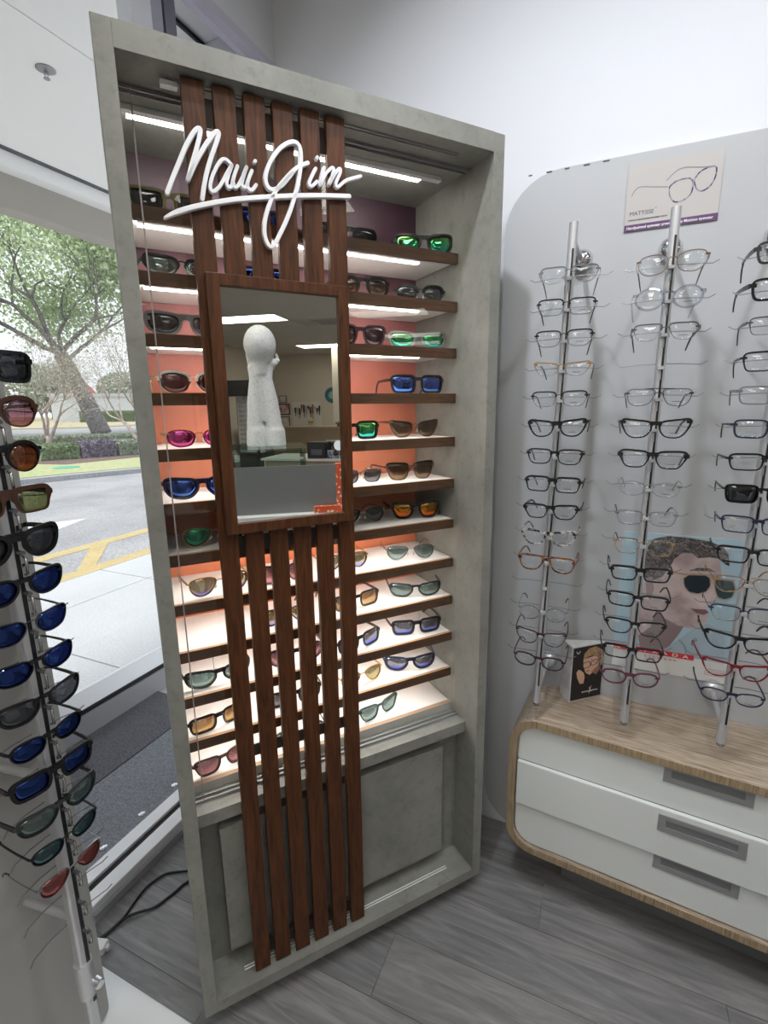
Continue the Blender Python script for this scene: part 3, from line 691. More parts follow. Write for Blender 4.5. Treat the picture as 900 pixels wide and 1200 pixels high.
# the top reaches back to the wall on a wedge-shaped filler
B().prism([(X0+.085, DPT-.03), (X1-.085, DPT-.03), (X1-.085, .3383), (X0+.085, .2240)], 'z', ZT-.022, ZT).build('rear_top', OAK_TOP, dr)
BX((X0+.16, .11, .0), (X1-.16, .20, ZB)).build('plinth', mat('plinth_grey', (.16, .16, .17), .7), dr)
B().prism(inner, 'y', .022, DPT-.035).build('carcase', DRAWER, dr)
for k, (za, zb_) in enumerate(((.4565, .575), (.3075, .4545), (.1745, .3055))):
    xa, xb = X0+.026, X1-.03; r = .055
    if k == 0: pts = rrect(xa, za, xb, zb_+.003, r, 8, (0, 1, 1, 0))
    elif k == 2: pts = rrect(xa, za-.003, xb, zb_, r, 8, (1, 0, 0, 1))
    else: pts = [(xa, za), (xb, za), (xb, zb_), (xa, zb_)]
    dy = (.013, .002, .011)[k]
    f = B().prism(pts, 'y', dy, .0225).build('drawer', DRAWER, dr, bevel=.0022)
    hz = (.532, .389, .262)[k]
    h = B(); hx0, hx1 = .327, .520
    ring(h, [(hx0, hz), (hx1, hz), (hx1, hz+.050), (hx0, hz+.050)], [(hx0+.018, hz+.015), (hx1-.018, hz+.015), (hx1-.018, hz+.037), (hx0+.018, hz+.037)], dy-.003, dy+.004)
    h.build('handle', HANDLE, f)
    BX((hx0+.018, dy-.0006, hz+.015), (hx1-.018, dy-.0002, hz+.037)).build('handle_recess', mat('handle_recess', (.19, .195, .205), .4, .3), f)
BX((X0+.024, .006, .3055), (X1-.028, .0215, .3075)).build('drawer_gap', mat('gap_grey', (.12, .125, .125), .6), dr)
BX((X0+.024, .014, .4545), (X1-.028, .0215, .4565)).build('drawer_gap', mat('gap_grey', (.12, .125, .125), .6), dr)

# ------------------------------------------------------------------ eyeglass rods on the wall
def rod(u0, u1, label, zs):
    r = empty('eyeglass_rod', (0, 0, 0), 0, label, 'display rod')
    U_ = lambda z: u1+(u0-u1)*(z-.80)/1.0
    Yr = 1.334; zt, zb_ = 1.918, .664
    P = lambda z, dx=0, dy=0: (U_(z)+dx, Yr+dy, z)
    B().tube([P(zb_), P(zt)], .0102, 16).build('pole', ALU, r, True, auto=40)
    B().bar([P(.72, .003, -.0100), P(1.86, .003, -.0100)], .0045, .0016).build('pole_slot', BLACKP, r)
    B().lathe([(.0085, 0), (.0095, .004), (.0095, .010)], P(zb_-.009), 14).build('end_cap', CLIP, r)
    for zz in (1.885, .700):
        B().lathe([(.016, 0), (.025, -.006), (.0275, -.016), (.024, -.028), (.013, -.036)], (U_(zz)+.012, YF, zz), 20, 'y').build('wall_ball', CHROME if zz > 1 else ALU, r, True)
        B().tube([(U_(zz)+.010, YF-.030, zz), P(zz, 0, .008)], .0062, 10).build('standoff', ALU, r, True, auto=40)
    for z in zs:
        w = [(-.094, .018, .006), (-.082, .015, -.001), (-.045, .014, .002), (-.012, .012, .003), (.012, .012, .003), (.045, .014, .002), (.082, .015, -.001), (.094, .018, .006)]
        B().tube([P(z+c, a, b_) for a, b_, c in w], .00115, 5).build('support_wire', WIRE, r)
        b = B(); b.box((-.006, -.021, -.005), (.006, -.008, .002), None, P(z-.006)); b.tube([P(z-.012, 0, -.012), P(z-.034, 0, -.012)], .0022, 6)
        b.build('bridge_clip', mat('clip_clear_grey', (.42, .43, .46), .2), r)
    return r, U_, Yr
ZR = [1.801-.0707*k for k in range(15)]
ORD = ['topmost', 'second from top', 'third from top', 'fourth from top', 'fifth from top', 'sixth from top', 'seventh from top', 'eighth from top', 'ninth from top', 'tenth from top', 'eleventh from top', 'twelfth from top', 'third from bottom', 'second from bottom', 'lowest']
RODS = [(-.100, -.117, 'left of the three upright silver rods holding eyeglasses on the wall'), (.110, .109, 'middle of the three upright silver eyeglass rods, below the eyewear poster'), (.330, .329, 'right of the three upright silver eyeglass rods, cut by the frame edge')]
MP = dict(fr='blackm', t=.0012, tth=.0022, style='full')
SPEC = [
 [  # left rod
  ('grey half-rim metal eyeglasses with clear lower rims', dict(shape='nav', fr='silver', topfr='grey', t=.0026, tb=.0008, lh=.034, tth=.003, tips='grey')),
  ('slim metal eyeglasses with black browline', dict(shape='rect', fr='gun', topfr='black', t=.0026, tb=.0010, lh=.034, tips='black', tth=.003)),
  ('dark metal eyeglasses with tapered lenses', dict(shape='square', fr='gun', topfr='black', t=.0026, tb=.0012, lh=.035, tips='black', tth=.003)),
  ('gold and silver narrow metal eyeglasses', dict(shape='cat', fr='silver', topfr='gold', t=.0022, tb=.0008, lh=.030, tth=.003, tips='brown')),
  ('metal eyeglasses with thick black upper corners', dict(shape='square', fr='silver', topfr='blackm', t=.0030, tb=.0010, lh=.034, tips='plum', tth=.004)),
  ('chunky black cat-eye eyeglasses', dict(shape='cat', fr='black', t=.0046, tb=.0030, lh=.036, tth=.007)),
  ('black square eyeglasses with slim rims', dict(shape='square', fr='black', t=.0032, tb=.0022, lh=.034, tth=.005)),
  ('bold black rectangular eyeglasses', dict(shape='rect', fr='black', t=.0044, tb=.0024, lh=.034, tth=.006)),
  ('black tapering rectangular eyeglasses', dict(shape='butterfly', fr='black', t=.0040, tb=.0024, lh=.033, tth=.006)),
  ('black and white mottled cat-eye eyeglasses', dict(shape='cat', fr='mottle', t=.0044, tb=.0024, lh=.035, tth=.006)),
  ('brown tortoiseshell navigator eyeglasses with gold bridge', dict(shape='nav', fr='tortoise', t=.0034, tb=.0026, lh=.038, lw=.055, tth=.005, brow=True)),
  None,
  ('thin silver eyeglasses with rounded clear lenses', dict(shape='round', fr='silver', t=.0009, lh=.038, lw=.049, tips='black', tth=.0022)),
  ('thin burgundy metal cat-eye eyeglasses', dict(shape='cat', fr='plum', t=.0022, tb=.0012, lh=.038, tth=.003, pads=True)),
  ('dark plum oval eyeglasses', dict(shape='oval', fr='plum', t=.0026, lh=.034, tth=.004)),
 ],
 [  # middle rod
  ('rounded bronze wire eyeglasses', dict(shape='oval', fr='bronze', t=.0012, lh=.040, lw=.053, tips='brown', tth=.0028)),
  ('round clear plastic eyeglasses', dict(shape='round', fr='clear', t=.0034, lh=.042, lw=.050, tth=.005, pads=True)),
  ('silver eyeglasses with thick dark temples', dict(shape='nav', fr='silver', topfr='gun', t=.0022, tb=.0008, lh=.034, tips='black', tth=.007, tm='gun')),
  None,
  ('black wire navigator eyeglasses with double bridge', dict(shape='nav', fr='blackm', t=.0012, lh=.036, lw=.053, brow=True, tips='black', tth=.0024)),
  ('glossy black cat-eye eyeglasses', dict(shape='cat', fr='black', t=.0040, tb=.0026, lh=.038, lw=.054, tth=.007)),
  ('black eyeglasses with wide angular lenses', dict(shape='butterfly', fr='black', t=.0042, tb=.0026, lh=.036, lw=.054, tth=.008)),
  ('rimless eyeglasses with faint clear lenses', dict(shape='round', fr='silver', t=.0006, lh=.034, lw=.052, style='rimless', tth=.002)),
  ('faint silver square wire eyeglasses', dict(shape='square', fr='silver', t=.0009, lh=.034, lw=.052, tth=.0022, tips='black')),
  ('thin gold hexagonal eyeglasses', dict(shape='hex', fr='gold', t=.0010, lh=.038, lw=.051, tth=.002, tips='black')),
  ('small black rectangular eyeglasses by the poster hair', dict(shape='rect', fr='black', t=.0042, tb=.0028, lh=.031, lw=.050, tth=.006)),
  ('black rectangular eyeglasses over the poster neck', dict(shape='rect', fr='black', t=.0036, tb=.0026, lh=.032, lw=.052, tth=.005)),
  ('black and tortoise tapered eyeglasses', dict(shape='butterfly', fr='black', t=.0034, tb=.0018, lh=.034, lw=.052, tth=.005)),
  ('black flat-topped rectangular eyeglasses', dict(shape='rect', fr='black', t=.0040, tb=.0022, lh=.030, lw=.052, tth=.005)),
  ('burgundy rounded eyeglasses', dict(shape='oval', fr='purple', t=.0036, tb=.0026, lh=.035, lw=.050, tth=.005)),
 ],
 [  # right rod
  ('black eyeglasses with thick temples', dict(shape='rect', fr='black', t=.0036, lh=.036, lw=.053, tth=.008)),
  ('black eyeglasses with heavy textured temples', dict(shape='rect', fr='black', t=.0042, lh=.036, lw=.053, tth=.009)),
  ('grey half-rim eyeglasses', dict(shape='rect', fr='gun', t=.0024, tb=.0008, lh=.033, lw=.053, tth=.006)),
  ('black rectangular eyeglasses with steel temple inlay', dict(shape='rect', fr='black', t=.0034, tb=.0022, lh=.036, lw=.053, tth=.005, tips='black', tm='gun')),
  ('matte grey rectangular eyeglasses', dict(shape='rect', fr='grey', t=.0024, lh=.034, lw=.053, tth=.006)),
  ('dark navy rectangular eyeglasses', dict(shape='rect', fr='navy', t=.0034, lh=.034, lw=.053, tth=.005)),
  ('black oblong eyeglasses', dict(shape='rect', fr='black', t=.0038, tb=.0026, lh=.032, lw=.054, tth=.005)),
  ('eyeglasses with dark green clip-on sun lenses', dict(shape='rect', fr='black', t=.0018, lh=.039, lw=.056, lens='black', tth=.004)),
  ('navy eyeglasses with thin temples', dict(shape='rect', fr='navy', t=.0032, tb=.0022, lh=.034, lw=.053, tth=.004)),
  ('black wide-bridge rectangular eyeglasses', dict(shape='rect', fr='black', t=.0038, tb=.0026, lh=.033, lw=.053, tth=.005)),
  ('thin gold aviator eyeglasses', dict(shape='aviator', fr='gold', t=.0010, lh=.038, lw=.053, tth=.002)),
  ('silver eyeglasses with navy top rim', dict(shape='square', fr='silver', topfr='navy', t=.0022, tb=.0008, lh=.036, lw=.053, tips='black', tth=.003)),
  ('black cat-eye eyeglasses with thick rims', dict(shape='cat', fr='black', t=.0042, tb=.0026, lh=.036, lw=.054, tth=.006)),
  ('dark red cat-eye eyeglasses', dict(shape='cat', fr='red', t=.0034, tb=.0018, lh=.037, lw=.053, tth=.004)),
  ('small dark blue oval eyeglasses', dict(shape='oval', fr='navy', t=.0018, lh=.030, lw=.050, tth=.004)),
 ]]
SIDE = ['left', 'middle', 'right']
rg = random.Random(5)
for ri, (u0, u1, lab) in enumerate(RODS):
    r, U_, Yr = rod(u0, u1, lab, ZR)
    for k, sp in enumerate(SPEC[ri]):
        if not sp: continue
        nm, kw = sp; kw = dict(kw); kw['lw'] = kw.get('lw', .0505)+.0028; kw['br'] = .0140; kw.setdefault('wrap', .9); kw['tl'] = .138
        g = make_glasses('eyeglasses', f'{nm}, {ORD[k]} on the {SIDE[ri]} wall rod', 'glasses', f'eyeglasses on the {SIDE[ri]} rod', demo=True, **kw)
        g.location = (U_(ZR[k]), 1.300, ZR[k]-.003)
        g.rotation_euler = (math.radians(rg.uniform(-1, 3)), math.radians(rg.uniform(-1.2, 1.2)), math.radians(rg.uniform(-4, 4)))

# ------------------------------------------------------------------ sunglasses stand at the left
lb = empty('sunglasses_stand', (0, 0, 0), 0, 'grey upright panel with slotted steel rod holding sunglasses at the left edge', 'display stand')
B().prism(rrect(-.35, .030, .570, 2.15, .025, 4), 'x', -1.02, -1.045).build('panel', LEFTBOARD, lb)
BX((-1.045, -.10, .0205), (-1.02, .30, .0305)).build('panel_foot', CLIP, lb)
BX((-1.17, -.55, 0), (-.42, .640, .020)).build('base', mat('base_white', (.74, .76, .78), .3), lb, bevel=.003)
LX, LY = -.893, .464
B().prism(rrect(-.0115, -.0115, .0115, .0115, .005, 3), 'z', .0205, 2.1).build('pole', ALU, lb, loc=(LX, LY, 0))
BX((LX+.0112, LY+.001, .30), (LX+.0125, LY+.008, 2.05)).build('pole_slot', BLACKP, lb)
for zz in (.515, .835, 1.7):
    B().tube([(-1.02, LY-.018, zz-.004), (LX-.006, LY-.002, zz)], .0078, 12).build('standoff', ALU, lb, True, auto=40)
b = B().lathe([(.017, 0), (.017, .085)], (LX, LY, .318), 20); b.build('clamp', ALU, lb, True, auto=40)
B().lathe([(.010, 0), (.010, .014), (.008, .016)], (LX+.014, LY+.010, .345), 16, 'x').build('clamp_knob', CHROME, lb, True, auto=40)
ZL = [1.571-.0716*k for k in range(16)]
LS = [
 ('black wrap sunglasses, only their right lens in frame,', dict(shape='rect', fr='black', lens='black', lh=.040, lw=.058, t=.0040, tth=.008)),
 ('dark tortoise sunglasses with rose gradient lens', dict(shape='oval', fr='brown', lens='rose', lh=.042, lw=.056, t=.0050, tb=.0022, tth=.006)),
 ('round brown-lensed black sunglasses', dict(shape='round', fr='black', lens='copper', lh=.046, lw=.056, t=.0040, tb=.0016, tth=.006)),
 ('brown crystal rectangular sunglasses with olive lens', dict(shape='rect', fr='brown', lens='olive', lh=.036, lw=.058, t=.0055, tb=.0030, tth=.011)),
 ('matte black squared sunglasses with dark lens', dict(shape='wrap', fr='black', lens='black', lh=.042, lw=.058, t=.0050, tth=.011)),
 ('black sunglasses with navy mirror lens showing yellow stripe', dict(shape='wrap', fr='black', lens='navy', lh=.038, lw=.058, t=.0030, tth=.006)),
 ('thin grey sunglasses with blue lens', dict(shape='wrap', fr='gun', lens='navy', lh=.038, lw=.057, t=.0016, tth=.004, tips='grey')),
 ('slim black sunglasses with deep blue lens', dict(shape='wrap', fr='black', lens='navy', lh=.036, lw=.058, t=.0018, tth=.004)),
 ('black wrap sunglasses with smoky green lens', dict(shape='wrap', fr='black', lens='grey', lh=.037, lw=.059, t=.0026, tth=.006)),
 ('dark framed sunglasses with violet blue lens', dict(shape='oval', fr='black', lens='navy', lh=.034, lw=.056, t=.0020, tth=.005)),
 ('thick black sunglasses with bright blue lens', dict(shape='rect', fr='black', lens='navy', lh=.034, lw=.057, t=.0044, tth=.009)),
 ('black sunglasses with silver top edge and dark lens', dict(shape='wrap', fr='black', topfr='gun', lens='greygreen', lh=.036, lw=.060, t=.0030, tth=.010)),
 ('metal-trimmed sunglasses with dark teal oval lens', dict(shape='oval', fr='blackm', lens='teal', lh=.033, lw=.055, t=.0012, tips='black', tth=.003, tm='blackm')),
 ('rimless aviator sunglasses with pink brown lens', dict(shape='aviator', fr='silver', lens='rosebrown', lh=.036, lw=.054, t=.0006, tips='black', tth=.002))]
ORDL = ['topmost', 'second', 'third', 'fourth', 'fifth', 'sixth', 'seventh', 'eighth', 'ninth', 'tenth', 'eleventh', 'twelfth', 'thirteenth', 'fourteenth']
for k, z in enumerate(ZL):
    w = [(-.086, -.006, -.004), (-.076, -.012, 0), (-.045, -.016, .003), (-.012, -.016, .003), (.012, -.016, .003), (.045, -.016, .003), (.074, -.012, 0), (.083, -.006, .008)]
    B().tube([(LX+b_+.004, LY+a, z+c) for a, b_, c in w], .0011, 5).build('support_wire', WIRE, lb)
    b = B().tube([(LX+.010, LY+.006, z-.014), (LX+.026, LY+.006, z-.014)], .0042, 10)
    b.build('bridge_pin', mat('pin_grey', (.20, .20, .21), .25, .8), lb, True, auto=40)
    b = B().tube([(LX+.012, LY+.0125, z-.022), (LX+.019, LY+.0125, z-.025), (LX+.019, LY+.0125, z-.052), (LX+.012, LY+.0125, z-.055)], .0026, 8)
    b.build('steel_loop', CLIP, lb, True)
    if k < 14:
        nm, kw = LS[k]; kw = dict(kw); kw.setdefault('br', .016); kw['wrap'] = 2.0; kw['tl'] = .122; kw['lw'] -= .004; kw['t'] *= 1.25 if kw['t'] > .002 else 1
        g = make_glasses('sunglasses', f'{nm.rstrip(",")}, {ORDL[k]} from top on the left stand', 'sunglasses', 'sunglasses on the left stand', **kw)
        g.location = (-.868, LY, z); g.rotation_euler = (math.radians(rg.uniform(-2, 2)), 0, PI/2+math.radians(rg.uniform(-3, 3)))
        g.rotation_euler.rotate_axis('X', math.radians(rg.uniform(-1, 3)))

# ------------------------------------------------------------------ sunglasses on the cabinet shelves
ROWN = ['top shelf', 'second shelf', 'third shelf', 'fourth shelf', 'fifth shelf', 'sixth shelf', 'dark seventh shelf', 'eighth shelf', 'ninth shelf', 'tenth shelf', 'eleventh shelf', 'bottom shelf']
def pos_words(s):
    return 'at the left' if s < .17 else 'behind the slats' if s < .42 else 'right of the slats' if s < .60 else 'at the right end'
CAB = [
 (0, .108, .17, 6, 'olive green sunglasses with dark lens', dict(shape='rect', fr='olive', lens='black', lh=.036, t=.0042, tth=.006)),
 (0, .300, .18, 0, 'black sunglasses with blue mirror lens', dict(shape='rect', fr='black', lens='blue', lh=.036)),
 (0, .512, .19, 0, 'black wrap sunglasses with dark lens', dict(shape='wrap', fr='black', lens='black', lh=.036, t=.0040)),
 (0, .716, .18, -22, 'black wrap sunglasses with green mirror lens', dict(shape='wrap', fr='black', lens='green', lh=.042, t=.0040, tth=.008)),
 (1, .120, .17, 8, 'black half-rim sport sunglasses with grey lens', dict(shape='wrap', fr='black', lens='greygreen', lh=.038, t=.0034, tb=.0008)),
 (1, .300, .19, 0, 'dark sunglasses with blue mirror lens', dict(shape='rect', fr='black', lens='navy', lh=.036)),
 (1, .540, .18, -4, 'black rounded sunglasses with brown lens', dict(shape='oval', fr='black', lens='brown', lh=.042, lw=.054)),
 (1, .706, .18, -14, 'black browline sunglasses with grey lens', dict(shape='oval', fr='gun', topfr='black', lens='grey', lh=.038, t=.0046, tb=.001, lw=.052)),
 (2, .118, .17, 4, 'grey-brown wrap sunglasses with black lens', dict(shape='wrap', fr='grey', lens='black', lh=.040, t=.0044, tth=.009)),
 (2, .530, .18, 0, 'dark plum cat-eye sunglasses', dict(shape='butterfly', fr='plum', lens='plum', lh=.044, lw=.056)),
 (2, .700, .18, -16, 'grey sport sunglasses with green mirror lens', dict(shape='wrap', fr='grey', lens='green', lh=.036, t=.0042, tth=.008)),
 (3, .122, .17, 6, 'cream and gold browline sunglasses with plum lens', dict(shape='oval', fr='gold', topfr='white', lens='plum', lh=.042, t=.0040, tb=.0008, lw=.056)),
 (3, .700, .18, -6, 'black sunglasses with blue mirror lens', dict(shape='rect', fr='black', lens='blue', lh=.042, lw=.060, t=.0034)),
 (4, .124, .17, 4, 'rimless sunglasses with magenta mirror lens', dict(shape='oval', fr='gold', lens='magenta', lh=.038, t=.0006, lw=.056)),
 (4, .505, .18, 0, 'black sunglasses with green mirror lens', dict(shape='rect', fr='black', lens='green', lh=.040, t=.0034)),
 (4, .690, .18, -4, 'large brown cat-eye sunglasses with gradient lens', dict(shape='cat', fr='bronze', lens='brown', lh=.044, lw=.060, t=.0018, tb=.0008)),
 (5, .122, .17, 4, 'navy wrap sunglasses with blue mirror lens', dict(shape='wrap', fr='navy', lens='blue', lh=.042, lw=.060, t=.0040)),
 (5, .528, .19, -2, 'silver rimless sunglasses with dark lens', dict(shape='square', fr='silver', lens='grey', lh=.036, t=.0006, lw=.050)),
 (5, .678, .18, -2, 'large brown square sunglasses with gradient lens', dict(shape='butterfly', fr='brown', lens='brown', lh=.048, lw=.062, t=.0018, tb=.0008)),
 (6, .140, .18, 4, 'green mirror aviator sunglasses', dict(shape='aviator', fr='gold', lens='emerald', lh=.042, lw=.058, t=.0010)),
 (6, .535, .20, 2, 'silver wire aviators with black lens', dict(shape='aviator', fr='silver', lens='black', lh=.042, lw=.058, t=.0010)),
 (6, .700, .19, -14, 'black sunglasses with orange mirror lens', dict(shape='butterfly', fr='black', lens='fire', lh=.042, lw=.056, t=.0030)),
 (7, .140, .16, 8, 'gold aviator sunglasses with violet lower lens', dict(shape='aviator', fr='gold', lens='goldpurple', lh=.044, lw=.058, t=.0010)),
 (7, .300, .17, 0, 'dark framed sunglasses with rose lens', dict(shape='butterfly', fr='black', lens='rose', lh=.044, lw=.056, t=.0018)),
 (7, .470, .18, -2, 'gold wire sunglasses with violet lower lens', dict(shape='aviator', fr='gold', lens='goldpurple', lh=.042, lw=.056, t=.0010)),
 (7, .672, .172, -16, 'silver aviator sunglasses with green lens', dict(shape='aviator', fr='silver', lens='greygreen', lh=.040, lw=.058, t=.0012, tips='gun')),
 (8, .300, .17, 0, 'gold sunglasses with violet lower lens', dict(shape='aviator', fr='blackm', lens='goldpurple', lh=.042, lw=.056, t=.0012)),
 (8, .505, .18, 6, 'dark framed sunglasses with brown lens', dict(shape='rect', fr='black', lens='tan', lh=.038, lw=.054, t=.0030)),
 (8, .690, .175, -20, 'black sport sunglasses with grey-green lens', dict(shape='wrap', fr='black', lens='greygreen', lh=.038, lw=.060, t=.0026, tth=.009)),
 (9, .122, .165, 8, 'ring-tagged matte black wrap sunglasses with grey lens', dict(shape='wrap', fr='black', lens='greygreen', lh=.038, lw=.060, t=.0036, tag_=.004, tth=.008)),
 (9, .320, .17, 0, 'plum sunglasses with rose lens', dict(shape='oval', fr='plum', lens='rose', lh=.042, lw=.056)),
 (9, .505, .165, 14, 'black rectangular sunglasses with blue lower lens', dict(shape='rect', fr='black', lens='bluegrey', lh=.038, lw=.056, t=.0034)),
 (9, .692, .17, -12, 'black ring-tagged sunglasses with blue lower lens', dict(shape='rect', fr='black', lens='bluegrey', lh=.038, lw=.058, t=.0038, tag_=True, tth=.008)),
 (10, .112, .165, 14, 'black sunglasses with tan lens', dict(shape='rect', fr='black', lens='tan', lh=.036, lw=.055, t=.0036)),
 (10, .310, .17, 0, 'black sunglasses with grey lens', dict(shape='rect', fr='black', lens='grey', lh=.036, lw=.056)),
 (10, .510, .17, 8, 'gold aviator sunglasses with pale yellow-grey lens', dict(shape='aviator', fr='gold', lens='greytan', lh=.042, lw=.056, t=.0010)),
 (10, .672, .175, -18, 'navy wrap sunglasses with blue lower lens', dict(shape='wrap', fr='navy', lens='bluegrey', lh=.038, lw=.058, t=.0036, tth=.008)),
 (11, .112, .16, 14, 'brown sunglasses with rose gradient lens', dict(shape='butterfly', fr='brown', lens='rose', lh=.040, lw=.055, t=.0030)),
 (11, .320, .17, 0, 'gunmetal sunglasses with grey-green lens', dict(shape='oval', fr='gun', lens='greygreen', lh=.040, lw=.056, t=.0012)),
 (11, .565, .17, 14, 'dark teal sunglasses with grey-green lens', dict(shape='butterfly', fr='teal', lens='greygreen', lh=.042, lw=.057, t=.0026)),
]
for (k, s, nd, yaw, nm, kw) in CAB:
    kw = dict(kw); kw['lw'] = kw.get('lw', .057)+.002; kw.setdefault('br', .015); kw['wrap'] = 2.2 if kw['shape'] == 'wrap' else 1.5
    kw.setdefault('t', .0036)
    if kw['t'] >= .0028: kw['t'] *= 1.22; kw.setdefault('tth', .0075)
    kw['tl'] = .130
    kw['drop'] = kw['lh']*.5+kw.get('tb', kw['t'])+kw['lh']*.26-.0015
    g = make_glasses('sunglasses', f'{nm}, {pos_words(s)} on the {ROWN[k]}', 'sunglasses', 'sunglasses on the cabinet shelves', **kw)
    zc = SZ[k]+kw['lh']/2*1.02+kw.get('tb', kw['t'])+.0006
    if kw['shape'] == 'aviator': zc += .002
    g.matrix_world = CM @ Matrix.Translation((s, nd, zc)) @ Matrix.Rotation(math.radians(yaw), 4, 'Z')

# ------------------------------------------------------------------ posters and counter card
XZ = Matrix(((1, 0, 0, 0), (0, 0, -1, 0), (0, 1, 0, 0), (0, 0, 0, 1)))   # text plane: x right, y -> up, facing -y
def wallM(x, z, y): return Matrix.Translation((x, y, z)) @ XZ
def shape(name, pts, m, parent, y, th=.0004):
    return B().prism(pts, 'y', y, y+th).build(name, m, parent)
def stroke(name, pts, w, m, parent, y, closed=False):
    pts = [(x, y, z) for x, z in pts]
    if closed: pts = pts+pts[:1]
    p = smooth_path(pts, 4) if len(pts) > 2 else pts
    return B().bar(p, w, .0004, Vector((0, 0, 0))+Vector((.0001, 0, 0)) if False else Vector((0, 1, 0)), [.0004]*len(p), [w]*len(p)).build(name, m, parent)
po = empty('eyewear_poster', (0, 0, 0), 0, 'small cream poster of patterned eyeglasses with purple footer, high on the wall', 'poster')
Y0 = YF-.0035
PAPER = flat('poster_cream', (.46, .44, .43)); INK = flat('ink_dark', (.04, .04, .05)); PURP = flat('poster_purple', (.10, .035, .13)); WINK = flat('ink_white', (.85, .85, .85))
BX((.011, Y0, 1.943), (.2185, Y0+.003, 2.098)).build('poster_sheet', PAPER, po)
BX((.011, Y0-.0004, 1.943), (.2185, Y0, 1.958)).build('footer_band', PURP, po)
PATT = tort('print_pattern', (.05, .05, .12), (.35, .28, .36))
for k, c in (('rim1', True), ('rim2', True), ('arm1', False), ('arm2', False), ('bridge', False)):
    stroke('printed_'+('rim' if 'rim' in k else 'temple' if 'arm' in k else 'bridge'), DRAWN[k], .0032 if 'rim' in k else .0022, PATT if 'rim' in k else flat('ink_grey', (.25, .22, .25)), po, Y0-.0003, c)
text_mesh('brand_lettering', 'MATTiSSE', .0135, INK, po, wallM(.021, 1.979, Y0-.0003), .0002, spacing=.95, width=.056)
text_mesh('registered_mark', '°', .010, INK, po, wallM(.079, 1.985, Y0-.0003), .0002)
text_mesh('web_address', 'www.mattisseeyewear.com', .0075, INK, po, wallM(.019, 1.9665, Y0-.0003), .0002, bold=.0001, width=.089)
text_mesh('footer_lettering', 'Handpainted eyewear presented by Mattisse eyewear', .0090, WINK, po, wallM(.017, 1.947, Y0-.0008), .0002, bold=.0001, width=.192)

pp = empty('portrait_poster', (0, 0, 0), 0, 'tall poster of man in aviator sunglasses with red lettered band, behind the rods', 'poster')
BX((.077, Y0, .715), (.374, Y0+.003, 1.140)).build('poster_sheet', flat('poster_white', (.66, .66, .66)), pp)
BX((.077, Y0-.0003, .785), (.374, Y0, 1.140)).build('photo_ground', flat('print_pale_blue', (.36, .50, .58)), pp)
SK = mat('print_skin', (.42, .33, .33), .5); _n = N(SK); _n.l(_n.ramp(_n.noise(_n.coord(), 14, 3), [(.35, (.36, .28, .285)), (.6, (.56, .46, .46))]), _n.b.inputs['Base Color'])
HR = mat('print_hair', (.05, .04, .04), .5); _n = N(HR); _n.l(_n.ramp(_n.noise(_n.coord((1, 1, 1), rot=(0, .7, 0)), 60, 4, .6, 2), [(.4, (.035, .03, .032)), (.65, (.22, .19, .19))]), _n.b.inputs['Base Color'])
for nm, key, m, dy in (('printed_face', 'face', SK, 0), ('printed_jaw', 'jaw', flat('print_jaw', (.24, .18, .19)), 1), ('printed_shirt', 'shirt', flat('print_shirt', (.33, .42, .50)), 2), ('printed_hair', 'hair', HR, 2), ('printed_ear', 'ear', flat('print_ear', (.34, .26, .27)), 3),
                       ('printed_lips', 'lips', flat('print_lips', (.20, .10, .12)), 1), ('printed_brow', 'brow', HR, 1), ('printed_sun_lens', 'lens1', flat('print_lens_dark', (.012, .022, .035), .3), 3), ('printed_sun_lens', 'lens2', flat('print_lens_dark2', (.03, .055, .07), .3), 3), ('printed_temple', 'bar', flat('print_gold', (.36, .25, .15)), 4)):
    y = Y0-.0006-.0003*dy; shape(nm, PORTRAIT[key], m, pp, y, .0003)
stroke('printed_lens_rim', PORTRAIT['lens1'], .0016, flat('print_gold', (.36, .25, .15)), pp, Y0-.0022, True)
stroke('printed_lens_rim', PORTRAIT['lens2'], .0022, flat('print_gold', (.36, .25, .15)), pp, Y0-.0022, True)
stroke('printed_nose_line', [(.3085, .9524), (.3160, .9560), (.3215, .9640)], .0025, flat('print_jaw', (.24, .18, .19)), pp, Y0-.0012)
stroke('printed_collar', [(.246, .830), (.262, .812), (.268, .790)], .003, flat('print_collar', (.20, .27, .34)), pp, Y0-.0018)
stroke('printed_button', [(.285, .833), (.289, .835), (.289, .839), (.285, .841), (.282, .837)], .004, flat('print_collar', (.20, .27, .34)), pp, Y0-.0018, True)
BX((.077, Y0-.0022, .772), (.288, Y0-.0018, .788)).build('red_band', flat('print_red', (.55, .03, .04)), pp)
text_mesh('band_lettering', 'PRADA', .0135, WINK, pp, wallM(.160, .7755, Y0-.0024), .0002, spacing=2.0, width=.115)
text_mesh('sub_lettering', 'EYEWEAR', .0095, flat('ink_red_grey', (.40, .12, .12)), pp, wallM(.162, .7585, Y0-.0004), .0002, spacing=1.4, width=.085)
b = B()
for r_ in range(4):
    for k in range(9): b.box((.318+.0055*k, Y0-.0004, .752-.0058*r_), (.3225+.0055*k, Y0, .7535-.0058*r_))
b.build('small_print', flat('ink_red_grey', (.40, .12, .12)), pp)

